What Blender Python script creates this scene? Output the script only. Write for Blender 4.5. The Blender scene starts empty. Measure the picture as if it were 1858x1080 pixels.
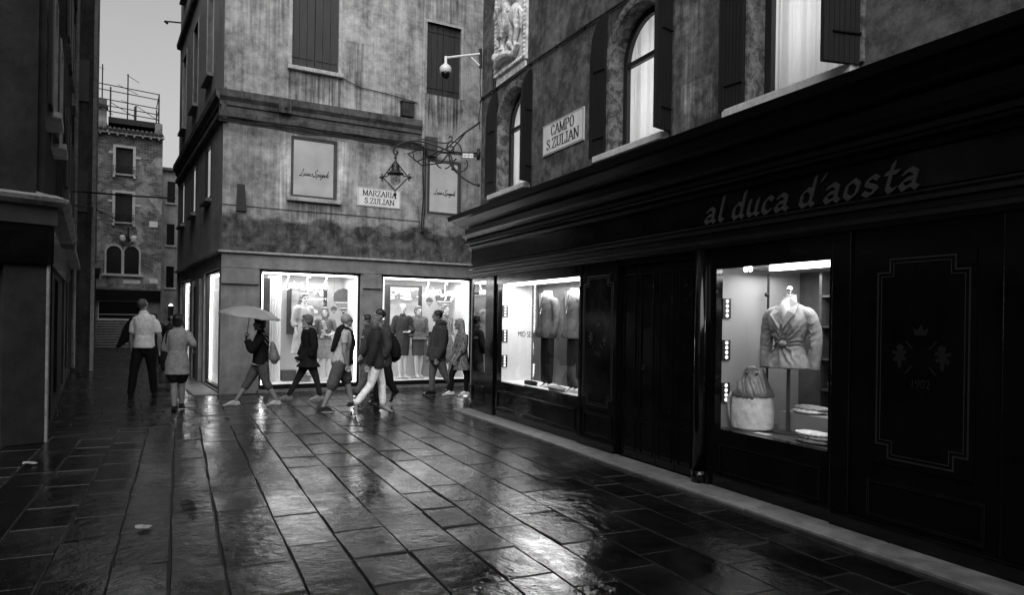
import bpy, math, random
from mathutils import Vector, Matrix, noise
random.seed(7)
S = bpy.context.scene
COL = S.collection
# ------------------------------------------------------------------ camera
F, U0, V0, ROLL, HC = 1290.0, 929.0, 581.0, 0.015, 1.65
cd = bpy.data.cameras.new("camera"); cam = bpy.data.objects.new("camera", cd); COL.objects.link(cam)
cd.sensor_width = 36.0; cd.lens = 36.0 * F / 1858.0; cd.clip_start = 0.05; cd.clip_end = 600
cd.shift_y = (V0 - 540.0) / 1858.0
cam.matrix_world = Matrix.Translation((0, 0, HC)) @ Matrix.Rotation(math.pi / 2, 4, 'X') @ Matrix.Rotation(ROLL, 4, 'Z')
S.camera = cam
# ------------------------------------------------------------------ sky, daylight, exposure
SUN_EL, SUN_ROT = math.radians(50), math.radians(160)
wd = bpy.data.worlds.new("World"); S.world = wd; wd.use_nodes = True
nt = wd.node_tree; nt.nodes.clear()
sky = nt.nodes.new('ShaderNodeTexSky'); sky.sky_type = 'NISHITA'; sky.sun_disc = False
sky.sun_elevation = math.radians(4); sky.sun_rotation = math.radians(165); sky.air_density = 1.6; sky.dust_density = 3.0
bw = nt.nodes.new('ShaderNodeRGBToBW'); bg = nt.nodes.new('ShaderNodeBackground'); ow = nt.nodes.new('ShaderNodeOutputWorld')
nt.links.new(sky.outputs[0], bw.inputs[0]); nt.links.new(bw.outputs[0], bg.inputs[0]); nt.links.new(bg.outputs[0], ow.inputs[0])
bg.inputs[1].default_value = 0.125
sd = bpy.data.lights.new("overcast_sun", 'SUN'); so = bpy.data.objects.new("overcast_sun", sd); COL.objects.link(so)
sd.energy = 1.4; sd.angle = math.radians(60); sd.color = (1, 1, 1)
so.rotation_euler = Vector((-0.02, -0.78, 0.74)).to_track_quat('Z', 'Y').to_euler()
S.view_settings.view_transform = 'Standard'; S.view_settings.look = 'None'; S.view_settings.exposure = 1.22
S.cycles.use_denoising = True
S.cycles.max_bounces = 7; S.cycles.diffuse_bounces = 3; S.cycles.glossy_bounces = 4; S.cycles.transparent_max_bounces = 12
S.cycles.sample_clamp_indirect = 6.0
# ------------------------------------------------------------------ pixel -> real wall planes
def ray(u, v):
    a = u - U0; b = v - V0
    return ((a * math.cos(ROLL) + b * math.sin(ROLL)) / F, 1.0, -(-a * math.sin(ROLL) + b * math.cos(ROLL)) / F)
def gnd(u, v, z=0.0):
    r = ray(u, v); t = (z - HC) / r[2]; return (r[0] * t, t)
def hor(u): return V0 + (u - U0) * ROLL
def at(u, v, Y):
    r = ray(u, v); return Vector((r[0] * Y, Y, HC + r[2] * Y))
class Wall:
    """x runs along the wall to the right, y goes INTO the wall, z up"""
    def __init__(s, O, d):
        l = math.hypot(*d); s.O = O; s.d = (d[0] / l, d[1] / l); s.n = (-s.d[1], s.d[0])
        s.M = Matrix(((s.d[0], s.n[0], 0, O[0]), (s.d[1], s.n[1], 0, O[1]), (0, 0, 1, 0), (0, 0, 0, 1)))
    def px(s, u, v, dep=0.0):
        r = ray(u, v); ox = s.O[0] + s.n[0] * dep; oy = s.O[1] + s.n[1] * dep
        t = (ox * s.n[0] + oy * s.n[1]) / (r[0] * s.n[0] + r[1] * s.n[1])
        return ((r[0] * t - ox) * s.d[0] + (t - oy) * s.d[1], HC + r[2] * t)
    def p3(s, u, v, dep=0.0):
        x, z = s.px(u, v, dep); return Vector((x, dep, z))
    def inv(s, X, Y):
        dx = X - s.O[0]; dy = Y - s.O[1]; return (dx * s.d[0] + dy * s.d[1], dx * s.n[0] + dy * s.n[1])
WA = Wall(gnd(398, 717), (.87, .494))          # shop facade facing the square
WB = Wall(WA.O, (.509, -.861))                 # its side along the lane
WD = Wall(gnd(854, 743), (.424, -.906))        # dark shop front on the right
WL = Wall(gnd(80, 803), (.64, .77))            # left building front
WM = Wall(WL.O, (-.509, .861))                 # left side of the lane
WT = Wall(gnd(172, 632), (.87, .494))          # brick house closing the lane
# ------------------------------------------------------------------ objects
def root(name, label, cat, M=None, loc=None, rz=0.0, group=None):
    o = bpy.data.objects.new(name, None); COL.objects.link(o); o.empty_display_size = .2
    o.matrix_world = M.copy() if M is not None else Matrix.Translation(loc or (0, 0, 0)) @ Matrix.Rotation(rz, 4, 'Z')
    o['label'] = label; o['category'] = cat
    if group: o['group'] = group
    return o
class MB:
    def __init__(s): s.v = []; s.f = []
    def add(s, vs, fs):
        k = len(s.v); s.v += [tuple(p) for p in vs]; s.f += [tuple(i + k for i in f) for f in fs]; return s
    def box(s, a, b):
        x0, y0, z0 = a; x1, y1, z1 = b
        return s.add([(x0, y0, z0), (x1, y0, z0), (x1, y1, z0), (x0, y1, z0), (x0, y0, z1), (x1, y0, z1), (x1, y1, z1), (x0, y1, z1)],
                     [(0, 3, 2, 1), (4, 5, 6, 7), (0, 1, 5, 4), (1, 2, 6, 5), (2, 3, 7, 6), (3, 0, 4, 7)])
    def prism(s, pts, y0, y1):            # polygon in x,z extruded along y
        n = len(pts)
        vs = [(p[0], y0, p[1]) for p in pts] + [(p[0], y1, p[1]) for p in pts]
        return s.add(vs, [tuple(range(n)), tuple(range(2 * n - 1, n - 1, -1))] + [(i, i + n, (i + 1) % n + n, (i + 1) % n) for i in range(n)])
    def profile(s, pts, x0, x1):          # closed profile in y,z swept along x
        n = len(pts)
        vs = [(x0, p[0], p[1]) for p in pts] + [(x1, p[0], p[1]) for p in pts]
        return s.add(vs, [tuple(range(n)), tuple(range(2 * n - 1, n - 1, -1))] + [(i, (i + 1) % n, (i + 1) % n + n, i + n) for i in range(n)])
    def tube(s, pts, r, n=8, cap=True, lat=None):
        pts = [Vector(p) for p in pts]; k0 = len(s.v); m = len(pts); prev = None
        for i, p in enumerate(pts):
            t = (pts[min(i + 1, m - 1)] - pts[max(i - 1, 0)])
            t = t.normalized() if t.length > 1e-9 else Vector((0, 0, 1))
            if lat is not None:
                a = Vector(lat); a = (a - t * a.dot(t)).normalized()
            else:
                a = prev if prev is not None else (Vector((0, 0, 1)) if abs(t.z) < .9 else Vector((1, 0, 0)))
                a = (a - t * a.dot(t)).normalized(); prev = a
            b = t.cross(a); rr = r[i] if isinstance(r, (list, tuple)) else r
            ra, rb = rr if isinstance(rr, (list, tuple)) else (rr, rr)
            for j in range(n):
                th = 2 * math.pi * j / n
                s.v.append(tuple(p + a * (ra * math.cos(th)) + b * (rb * math.sin(th))))
        for i in range(m - 1):
            for j in range(n):
                s.f.append((k0 + i * n + j, k0 + i * n + (j + 1) % n, k0 + (i + 1) * n + (j + 1) % n, k0 + (i + 1) * n + j))
        if cap:
            s.f.append(tuple(k0 + j for j in range(n - 1, -1, -1))); s.f.append(tuple(k0 + (m - 1) * n + j for j in range(n)))
        return s
    def ball(s, c, r, n=12, m=8, rot=None):
        r = r if isinstance(r, (tuple, list)) else (r, r, r); k0 = len(s.v); c = Vector(c)
        for i in range(1, m):
            ph = math.pi * i / m
            for j in range(n):
                th = 2 * math.pi * j / n
                p = Vector((r[0] * math.sin(ph) * math.cos(th), r[1] * math.sin(ph) * math.sin(th), r[2] * math.cos(ph)))
                if rot is not None: p = rot @ p
                s.v.append(tuple(c + p))
        t = Vector((0, 0, r[2])); bq = Vector((0, 0, -r[2]))
        if rot is not None: t = rot @ t; bq = rot @ bq
        s.v.append(tuple(c + t)); s.v.append(tuple(c + bq)); T = len(s.v) - 2; B = T + 1
        for i in range(m - 2):
            for j in range(n):
                s.f.append((k0 + i * n + j, k0 + (i + 1) * n + j, k0 + (i + 1) * n + (j + 1) % n, k0 + i * n + (j + 1) % n))
        for j in range(n):
            s.f.append((T, k0 + j, k0 + (j + 1) % n)); e = k0 + (m - 2) * n; s.f.append((B, e + (j + 1) % n, e + j))
        return s
    def lathe(s, c, prof, n=16):
        c = Vector(c); k0 = len(s.v); m = len(prof)
        for r, z in prof:
            for j in range(n):
                th = 2 * math.pi * j / n; s.v.append((c.x + r * math.cos(th), c.y + r * math.sin(th), c.z + z))
        for i in range(m - 1):
            for j in range(n):
                s.f.append((k0 + i * n + j, k0 + i * n + (j + 1) % n, k0 + (i + 1) * n + (j + 1) % n, k0 + (i + 1) * n + j))
        s.f.append(tuple(k0 + j for j in range(n - 1, -1, -1))); s.f.append(tuple(k0 + (m - 1) * n + j for j in range(n)))
        return s
    def mesh(s, name):
        me = bpy.data.meshes.new(name); me.from_pydata(s.v, [], s.f); me.validate(); me.update(); return me
    def build(s, name, m, parent=None, smooth=False, bevel=0, label=None):
        me = s.mesh(name); me.materials.append(m); o = bpy.data.objects.new(name, me); COL.objects.link(o)
        if smooth: me.shade_smooth()
        if parent is not None: o.parent = parent
        if bevel:
            b = o.modifiers.new('b', 'BEVEL'); b.width = bevel; b.segments = 2; b.limit_method = 'ANGLE'
        if label: o['label'] = label
        return o
def tag(o, label, cat, group=None, M=None):
    o['label'] = label; o['category'] = cat
    if group: o['group'] = group
    if M is not None: o.matrix_world = M.copy()
    return o
def baked(mb, name, m, parent, voxel, smooth=3, wr=0.0, freq=(14, 14, 5), label=None):
    """fuse overlapping lofts into one continuous skin (voxel remesh), then add cloth folds"""
    me = mb.mesh(name + '_t'); o = bpy.data.objects.new(name + '_t', me); COL.objects.link(o)
    r = o.modifiers.new('r', 'REMESH'); r.mode = 'VOXEL'; r.voxel_size = voxel
    sm = o.modifiers.new('s', 'SMOOTH'); sm.iterations = smooth; sm.factor = .5
    dg = bpy.context.evaluated_depsgraph_get(); ev = o.evaluated_get(dg); m2 = bpy.data.meshes.new_from_object(ev)
    bpy.data.objects.remove(o); bpy.data.meshes.remove(me)
    if wr > 0:
        ns = [v.normal.copy() for v in m2.vertices]
        for v, n in zip(m2.vertices, ns):
            q = Vector((v.co.x * freq[0], v.co.y * freq[1], v.co.z * freq[2] + 2.5 * v.co.x * freq[2]))
            f = noise.noise(q) + .5 * noise.noise(q * 2.1 + Vector((7, 3, 1)))
            v.co += n * (wr * (1 - 2.2 * abs(f)))
    m2.name = name; m2.materials.clear(); m2.materials.append(m); m2.shade_smooth()
    o = bpy.data.objects.new(name, m2); COL.objects.link(o)
    if parent is not None: o.parent = parent
    if label: o['label'] = label
    return o
# ------------------------------------------------------------------ materials (all neutral: the photograph is black and white)
MATS = {}
def g(v): return (v, v, v, 1)
class NT:
    def __init__(s, name):
        s.m = bpy.data.materials.new(name); s.m.use_nodes = True; s.t = s.m.node_tree; s.t.nodes.clear()
        s.out = s.n('OutputMaterial'); MATS[name] = s.m
        s.tc = s.n('TexCoord')
    def n(s, k, **kw):
        x = s.t.nodes.new('ShaderNode' + k)
        for a, b in kw.items(): setattr(x, a, b)
        return x
    def l(s, a, b): s.t.links.new(a, b)
    def noise(s, scale=5, detail=4, rough=.55, vec=None, st=None, dist=0):
        x = s.n('TexNoise'); x.inputs['Scale'].default_value = scale; x.inputs['Detail'].default_value = detail
        x.inputs['Roughness'].default_value = rough; x.inputs['Distortion'].default_value = dist
        v = vec or s.tc.outputs['Object']
        if st:
            mp = s.n('Mapping'); mp.inputs['Scale'].default_value = st; s.l(v, mp.inputs[0]); v = mp.outputs[0]
        s.l(v, x.inputs['Vector']); return x.outputs['Fac']
    def ramp(s, f, a, b, ca=0.0, cb=1.0):
        x = s.n('MapRange'); s.l(f, x.inputs[0]); x.inputs[1].default_value = a; x.inputs[2].default_value = b
        x.inputs[3].default_value = ca; x.inputs[4].default_value = cb; return x.outputs[0]
    def math(s, op, a, b=None):
        x = s.n('Math', operation=op)
        for i, q in enumerate((a, b)):
            if q is None: continue
            if isinstance(q, (int, float)): x.inputs[i].default_value = q
            else: s.l(q, x.inputs[i])
        return x.outputs[0]
    def sep(s, out='Object'):
        x = s.n('SeparateXYZ'); s.l(s.tc.outputs[out], x.inputs[0]); return x.outputs
    def princ(s, col=None, rough=None, metal=0, bump=None, bs=.3, bd=.01, spec=None, coat=0, **k):
        p = s.n('BsdfPrincipled')
        for q, nm in ((col, 'Base Color'), (rough, 'Roughness')):
            if q is None: continue
            if isinstance(q, (int, float)): p.inputs[nm].default_value = g(q) if nm == 'Base Color' else q
            else: s.l(q, p.inputs[nm])
        p.inputs['Metallic'].default_value = metal
        if spec is not None: p.inputs['Specular IOR Level'].default_value = spec
        if coat: p.inputs['Coat Weight'].default_value = coat; p.inputs['Coat Roughness'].default_value = .08
        if bump is not None:
            b = s.n('Bump'); b.inputs['Strength'].default_value = bs; b.inputs['Distance'].default_value = bd
            s.l(bump, b.inputs['Height']); s.l(b.outputs[0], p.inputs['Normal'])
        s.l(p.outputs[0], s.out.inputs[0]); return p
def plain(name, c, rough=.6, metal=0, var=.25, sc=9, bs=.15, bd=.004, **k):
    t = NT(name); f = t.noise(sc, 5); col = t.ramp(f, .3, .7, c * (1 - var), c * (1 + var))
    t.princ(col, rough, metal, t.noise(sc * 6, 3), bs, bd, **k); return t.m
def stucco(name, lo, hi, band=None, streak=.5, sc=1.1, bd=.01, runs=()):
    t = NT(name)
    big = t.ramp(t.noise(sc, 8, .6, dist=.6), .34, .66)
    med = t.ramp(t.noise(sc * 4.5, 8, .70), .34, .66)
    st = t.math('ADD', t.math('MULTIPLY', t.ramp(t.noise(1.6, 5, .6, st=(3.2, 3.2, .28)), .38, .66), .5), t.math('MULTIPLY', t.ramp(t.noise(2.0, 7, .7, st=(9, 9, .45)), .36, .66), .5))
    f = t.math('ADD', t.math('MULTIPLY', big, .34), t.math('ADD', t.math('MULTIPLY', med, .34), t.math('MULTIPLY', st, .36 * streak * 2)))
    col = t.ramp(f, .22, .80, lo, hi)
    fine = t.ramp(t.noise(38, 4, .7), .25, .75, .92, 1.06)
    col = t.math('MULTIPLY', col, fine)
    if band:                                # sooty damp stain rising from the string course
        z = t.sep()[2]; e = t.math('ADD', z, t.math('MULTIPLY', t.math('SUBTRACT', t.noise(1.3, 7, .62, st=(.8, 1, 1.6)), .5), 1.1))
        k = t.ramp(e, band[1] - .06, band[1] + .12); z0 = t.ramp(z, band[0] - .02, band[0] + .0, 1, 0)
        k = t.math('MAXIMUM', k, z0)
        mott = t.ramp(t.noise(3.2, 7, .68, dist=.4), .38, .74, .10, .60)
        k2 = t.ramp(k, 0, 1, 0, 1); dk = t.math('ADD', mott, t.math('MULTIPLY', t.math('SUBTRACT', 1.0, mott), k2))
        col = t.math('MULTIPLY', col, dk)
    for x0, x1, z1, ln, k_ in runs:        # run-off stains (k<1) or washed pale flaking (k>1) with a ragged edge of their own
        xx, _y, zz = t.sep(); wob = t.math('MULTIPLY', t.math('SUBTRACT', t.noise(2.0, 6, .7, st=(1.5, 1, .8)), .5), .35)
        xw = t.math('ADD', xx, wob)
        a_ = t.math('MULTIPLY', t.ramp(xw, x0 - .03, x0 + .05), t.ramp(xw, x1 - .05, x1 + .03, 1, 0))
        sn = t.noise(1.5, 5, .6, st=(11, 11, .35)); zl = t.math('ADD', zz, t.math('MULTIPLY', t.math('SUBTRACT', sn, .5), ln * 2.2))
        b_ = t.math('MULTIPLY', t.ramp(zl, z1 - ln, z1 - ln * .45), t.ramp(zz, z1 + .01, z1 + .03, 1, 0))
        mk = t.math('MULTIPLY', t.math('MULTIPLY', a_, b_), t.ramp(sn, .36, .58))
        col = t.math('MULTIPLY', col, t.ramp(mk, 0, 1, 1.0, k_))
    bmp = t.math('ADD', t.noise(14, 6, .7), t.math('MULTIPLY', t.noise(70, 3), .35))
    t.princ(col, .9, 0, bmp, .55, bd, spec=.25); return t.m
stucco('stucco_square', .15, .62, band=(3.0, 3.72), streak=.45, runs=((1.25, 2.5, 7.03, 1.0, .32), (2.55, 3.0, 7.9, 1.6, .5), (4.5, 5.5, 7.04, .8, .25), (4.3, 5.6, 9.6, .9, .5), (1.25, 2.5, 4.17, .5, .45), (1.1, 1.5, 5.75, 1.9, 1.7), (2.35, 2.62, 5.6, 1.6, 1.7), (.2, 1.2, 9.5, 2.2, .6), (3.2, 4.1, 6.9, .8, .6)))
stucco('stucco_lane', .22, .40, streak=.3)
stucco('stucco_right', .055, .27, streak=.12, sc=1.6, runs=((2.0, 2.3, 7.5, 2.5, .6), (4.0, 4.6, 7.5, 1.7, .6), (5.5, 6.0, 5.3, 1.3, 1.8), (5.6, 6.2, 4.3, .5, 2.0)))
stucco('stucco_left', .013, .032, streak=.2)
stucco('stucco_old', .015, .065, streak=.7, sc=1.0)
stucco('stucco_far', .10, .34, streak=.8, sc=.5)
stucco('moulding', .035, .16, streak=.5, sc=2.0)
stucco('stone_facing', .20, .38, streak=.3, sc=.9, bd=.004)
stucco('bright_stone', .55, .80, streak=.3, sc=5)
stucco('white_stone', .30, .60, streak=.5, sc=5)
stucco('grey_stone', .12, .30, streak=.5, sc=4)
def relief_mat():
    t = NT('carved_stone'); a = t.ramp(t.noise(9, 5, .6), .35, .6, .42, .88); t.princ(a, .8, 0, t.noise(60, 4), .5, .01); return t.m
relief_mat()
def peeled():
    t = NT('peeling_stone'); a = t.ramp(t.noise(7, 9, .72, dist=.8), .42, .58, .06, .26); b = t.ramp(t.noise(30, 4), .3, .7, .7, 1.15)
    t.princ(t.math('MULTIPLY', a, b), .85, 0, t.noise(18, 7, .7), .8, .02); return t.m
peeled()
def brick():
    t = NT('old_brick'); mp = t.n('Mapping'); mp.inputs['Rotation'].default_value = (math.pi / 2, 0, 0)
    t.l(t.tc.outputs['Object'], mp.inputs[0]); b = t.n('TexBrick'); t.l(mp.outputs[0], b.inputs['Vector'])
    b.inputs['Scale'].default_value = 1; b.inputs['Brick Width'].default_value = .26; b.inputs['Row Height'].default_value = .085
    b.inputs['Mortar Size'].default_value = .014; b.inputs['Color1'].default_value = g(.05); b.inputs['Color2'].default_value = g(.22); b.inputs['Mortar'].default_value = g(.26)
    r = t.n('RGBToBW'); t.l(b.outputs['Color'], r.inputs[0])
    pl = t.ramp(t.noise(.75, 8, .66, dist=.5), .48, .54)
    plc = t.ramp(t.noise(4, 6), .3, .7, .28, .50)
    c = t.math('ADD', t.math('MULTIPLY', r.outputs[0], t.math('SUBTRACT', 1.0, pl)), t.math('MULTIPLY', plc, pl))
    c = t.math('MULTIPLY', c, t.ramp(t.noise(2.5, 6), .3, .7, .55, 1.3))
    t.princ(c, .9, 0, t.math('ADD', b.outputs['Fac'], t.noise(20, 4)), .5, .02); return t.m
brick()
def wood(name, c, rough=.55):
    t = NT(name); f = t.noise(3, 6, .6, st=(14, 14, .7)); s2 = t.ramp(t.noise(22, 6, .75), .66, .72, 1, 2.6)
    t.princ(t.math('MULTIPLY', t.ramp(f, .3, .7, c * .65, c * 1.4), s2), rough, 0, f, .5, .004); return t.m
wood('shutter_wood', .035); wood('dark_shutter', .012, .5); wood('door_wood', .03, .5)
def lacquer():
    t = NT('black_lacquer'); f = t.noise(3, 4); t.princ(t.ramp(f, .3, .7, .002, .005), t.ramp(t.noise(6, 6, .7), .3, .7, .06, .20), 0, t.noise(2.2, 3), .10, .02, spec=.42); return t.m
lacquer()
plain('lacquer_moulding', .006, .30, spec=.9)
plain('dull_black', .004, .25, spec=.35); plain('dark_metal', .02, .4, metal=.6); plain('iron', .012, .5); plain('grey_metal', .12, .4, metal=.7)
plain('white_paint', .62, .5, var=.08); plain('white_wall', .62, .6, var=.03); plain('display_white', .8, .45, var=.04)
plain('crest_gold', .006, .5, var=.3, sc=30); plain('gilt_line', .025, .35, var=.2); plain('gothic_gold', .045, .4, var=.15, sc=30); plain('ink', .012, .6); plain('plate_enamel', .88, .4, var=.1, sc=5)
plain('roof_tile', .09, .8); plain('cable_rubber', .018, .6); plain('pale_cable', .3, .6); plain('chrome', .7, .15, metal=1, var=.03)
plain('display_grey', .30, .6, var=.06, sc=2); plain('display_dark', .03, .5); plain('display_mid', .07, .5)
plain('cream_plastic', .75, .3, var=.03); plain('mannequin_white', .60, .25, var=.02); plain('mannequin_shade', .45, .3, var=.03)
plain('wig_blonde', .17, .45, var=.3, sc=40)
plain('skin', .24, .5, var=.08); plain('skin_dark', .15, .5, var=.08); plain('hair_dark', .012, .45, var=.5, sc=60); plain('hair_grey', .10, .5, var=.5, sc=60); plain('hair_blond', .34, .45, var=.5, sc=50)
for n_, c_ in (('black', .008), ('charcoal', .022), ('dark', .045), ('slate', .085), ('mid', .15), ('soft', .26), ('pale', .42), ('white', .80)):
    t = NT('cloth_' + n_); t.princ(t.ramp(t.noise(18, 4), .3, .7, c_ * .8, c_ * 1.2), .85, 0, t.noise(180, 2), .25, .002, spec=.2)
t = NT('cloth_denim'); t.princ(t.ramp(t.noise(45, 5, .7), .4, .6, .07, .17), .85, 0, t.noise(180, 2), .25, .002, spec=.2)
t = NT('cloth_tweed'); t.princ(t.ramp(t.noise(42, 3, .7), .42, .58, .04, .36), .85, 0, t.noise(180, 2), .25, .002, spec=.2)
plain('leather_bag', .16, .35, sc=20); plain('umbrella_cloth', .30, .55, var=.06)
def glass(name, f0=.08, tint=1.0, rough=.0):
    """thin pane: Schlick reflection over straight-through transparency"""
    t = NT(name); ge = t.n('NewGeometry'); dp = t.n('VectorMath', operation='DOT_PRODUCT'); t.l(ge.outputs['Normal'], dp.inputs[0]); t.l(ge.outputs['Incoming'], dp.inputs[1])
    c = t.math('ABSOLUTE', dp.outputs['Value']); f = t.math('ADD', t.math('MULTIPLY', t.math('POWER', t.math('SUBTRACT', 1.0, c), 5.0), 1 - f0), f0)
    tr = t.n('BsdfTransparent'); tr.inputs[0].default_value = g(tint); gl = t.n('BsdfGlossy'); gl.inputs['Roughness'].default_value = rough
    mx = t.n('MixShader'); t.l(f, mx.inputs[0]); t.l(tr.outputs[0], mx.inputs[1]); t.l(gl.outputs[0], mx.inputs[2]); t.l(mx.outputs[0], t.out.inputs[0]); return t.m
glass('shop_glass', .07); glass('mirror_glass', .45, .12)
glass('lamp_glass', .08, .75, .1)
def emit(name, e, var=0.0, sc=3):
    t = NT(name); em = t.n('Emission'); 
    if var:
        t.l(t.ramp(t.noise(sc, 3), .3, .7, e * (1 - var), e * (1 + var)), em.inputs['Strength'])
    else: em.inputs['Strength'].default_value = e
    t.l(em.outputs[0], t.out.inputs[0]); return t.m
emit('neon_white', 2.2); emit('bulb', 8.0); emit('light_strip', 5.0); emit('lit_panel', .15, .18, 1.6); emit('led_dot', .9)
def curtain():
    t = NT('curtain_voile'); d = t.n('BsdfDiffuse'); d.inputs[0].default_value = g(.75); r = t.n('BsdfTranslucent'); r.inputs[0].default_value = g(.75)
    mx = t.n('MixShader'); mx.inputs[0].default_value = .5; t.l(d.outputs[0], mx.inputs[1]); t.l(r.outputs[0], mx.inputs[2]); t.l(mx.outputs[0], t.out.inputs[0])
curtain()
def paving(name, lo, hi):
    t = NT(name); geo = t.n('NewGeometry'); rnd = geo.outputs['Random Per Island']
    base = t.ramp(t.noise(2.4, 7, .65), .3, .7, lo, hi); tone = t.ramp(rnd, 0, 1, .4, 1.6)
    rg = t.math('ADD', t.ramp(t.noise(1.3, 6, .6, dist=.3), .44, .66, .05, .26), t.math('MULTIPLY', rnd, .06))
    h = t.math('ADD', t.math('MULTIPLY', t.noise(4, 3, .5), .9), t.math('ADD', t.math('MULTIPLY', t.noise(10, 5, .68, dist=.3), .85), t.math('MULTIPLY', t.noise(45, 2, .5), .07)))
    p = t.princ(t.math('MULTIPLY', base, tone), rg, 0, h, .42, .0125, spec=.6)
    b = p.inputs['Normal'].links[0].from_node
    pud = t.ramp(t.noise(.85, 5, .6, dist=.5), .40, .62); t.l(t.math('ADD', .30, t.math('MULTIPLY', pud, t.ramp(rnd, 0, 1, .35, .75))), b.inputs['Strength']); return t.m
paving('wet_slab', .002, .014); paving('lane_slab', .003, .016)
plain('joint_dirt', .006, .5, bs=.6, bd=.02); plain('kerb_stone', .16, .45, var=.35, sc=6, bs=.6, bd=.01)
M = MATS
# ------------------------------------------------------------------ lettering: a broad nib drawn along strokes, as thin raised solids
def spline(p, k=6):
    out = []
    for i in range(len(p) - 1):
        a = p[max(i - 1, 0)]; b = p[i]; c = p[i + 1]; d = p[min(i + 2, len(p) - 1)]
        for j in range(k):
            t = j / k
            out.append(tuple(.5 * (2 * b[q] + (c[q] - a[q]) * t + (2 * a[q] - 5 * b[q] + 4 * c[q] - d[q]) * t * t + (3 * b[q] - a[q] - 3 * c[q] + d[q]) * t ** 3) for q in (0, 1)))
    return out + [tuple(p[-1])]
def hull(ps):
    ps = sorted(set(ps))
    def half(q):
        h = []
        for p in q:
            while len(h) > 1 and (h[-1][0] - h[-2][0]) * (p[1] - h[-2][1]) - (h[-1][1] - h[-2][1]) * (p[0] - h[-2][0]) <= 1e-12: h.pop()
            h.append(p)
        return h[:-1]
    return half(ps) + half(ps[::-1])
class Pen:
    def __init__(s, mb, y, th, w, ang, thin):
        s.mb = mb; s.y = y; s.th = th; s.k = 0
        c, q = math.cos(ang), math.sin(ang)
        s.nib = [(c * w / 2 * a - q * thin / 2 * b, q * w / 2 * a + c * thin / 2 * b) for a in (1, -1) for b in (1, -1)]
    def stroke(s, pts, f, sc=1.0):
        for a, b in zip(pts[:-1], pts[1:]):
            A = f(a); B = f(b)
            h = hull([(round(A[0] + n[0] * sc, 6), round(A[1] + n[1] * sc, 6)) for n in s.nib] + [(round(B[0] + n[0] * sc, 6), round(B[1] + n[1] * sc, 6)) for n in s.nib])
            if len(h) < 3: continue
            s.k += 1; s.mb.prism(h, s.y - s.th - (s.k % 40) * 4e-5, s.y)
ROMAN = {
 'A': (.86, [[(.08, 0), (.42, 1)], [(.42, 1), (.78, 0)], [(.2, .34), (.64, .34)], [(0, 0), (.18, 0)], [(.62, 0), (.9, 0)]]),
 'M': (1.05, [[(.12, 0), (.14, 1)], [(.14, 1), (.5, .04)], [(.5, .04), (.88, 1)], [(.88, 1), (.88, 0)], [(0, 0), (.24, 0)], [(.02, 1), (.16, 1)], [(.76, 0), (1.0, 0)], [(.86, 1), (1.0, 1)]]),
 'R': (.84, [[(.16, 0), (.16, 1)], [(.16, 1), (.45, 1), (.62, .92), (.64, .75), (.6, .6), (.45, .52), (.16, .52)], [(.42, .52), (.6, .25), (.66, .05), (.82, 0)], [(.02, 0), (.3, 0)], [(.02, 1), (.2, 1)]]),
 'Z': (.78, [[(.08, .78), (.1, 1), (.66, 1)], [(.64, 1), (.08, 0)], [(.06, 0), (.66, 0), (.7, .24)]]),
 'I': (.42, [[(.2, 0), (.2, 1)], [(.04, 0), (.36, 0)], [(.04, 1), (.36, 1)]]),
 'S': (.68, [[(.52, .74), (.5, .92), (.32, 1.0), (.14, .9), (.12, .72), (.3, .56), (.5, .42), (.56, .24), (.46, .05), (.28, -.01), (.1, .08), (.07, .28)]]),
 '.': (.34, [[(.12, .04), (.16, .04)]]), ' ': (.4, []),
 'U': (.88, [[(.16, 1), (.16, .26), (.26, .06), (.42, 0), (.6, .06), (.68, .26), (.68, 1)], [(.02, 1), (.3, 1)], [(.56, 1), (.82, 1)]]),
 'L': (.74, [[(.16, 0), (.16, 1)], [(.02, 0), (.6, 0), (.64, .26)], [(.02, 1), (.3, 1)]]),
 'N': (.92, [[(.14, 0), (.14, 1)], [(.14, 1), (.74, 0)], [(.74, 0), (.74, 1)], [(.02, 0), (.26, 0)], [(.02, 1), (.16, 1)], [(.62, 1), (.86, 1)]]),
 'C': (.8, [[(.66, .72), (.62, .92), (.42, 1.0), (.22, .9), (.12, .65), (.12, .35), (.22, .1), (.42, 0), (.6, .06), (.68, .26)]]),
 'P': (.78, [[(.16, 0), (.16, 1)], [(.16, 1), (.46, 1), (.64, .9), (.66, .72), (.6, .55), (.42, .48), (.16, .48)], [(.02, 0), (.3, 0)], [(.02, 1), (.2, 1)]]),
 'O': (.9, [[(.42, 1), (.22, .92), (.12, .66), (.12, .34), (.22, .08), (.42, 0), (.62, .08), (.72, .34), (.72, .66), (.62, .92), (.42, 1)]]),
}
def roman(mb, text, cx, z, h, y, width):
    tw = sum(ROMAN[c][0] for c in text); k = width / tw; x = cx - width / 2
    pen = Pen(mb, y, .003, h * .15, math.radians(12), h * .03)
    for c in text:
        a, st = ROMAN[c]
        for s_ in st: pen.stroke(s_, lambda p: (x + p[0] * k, z + p[1] * h))
        x += a * k
_b = [(.42, .46), (.25, .6), (.08, .44), (.08, .14), (.22, 0), (.42, .14)]
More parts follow.
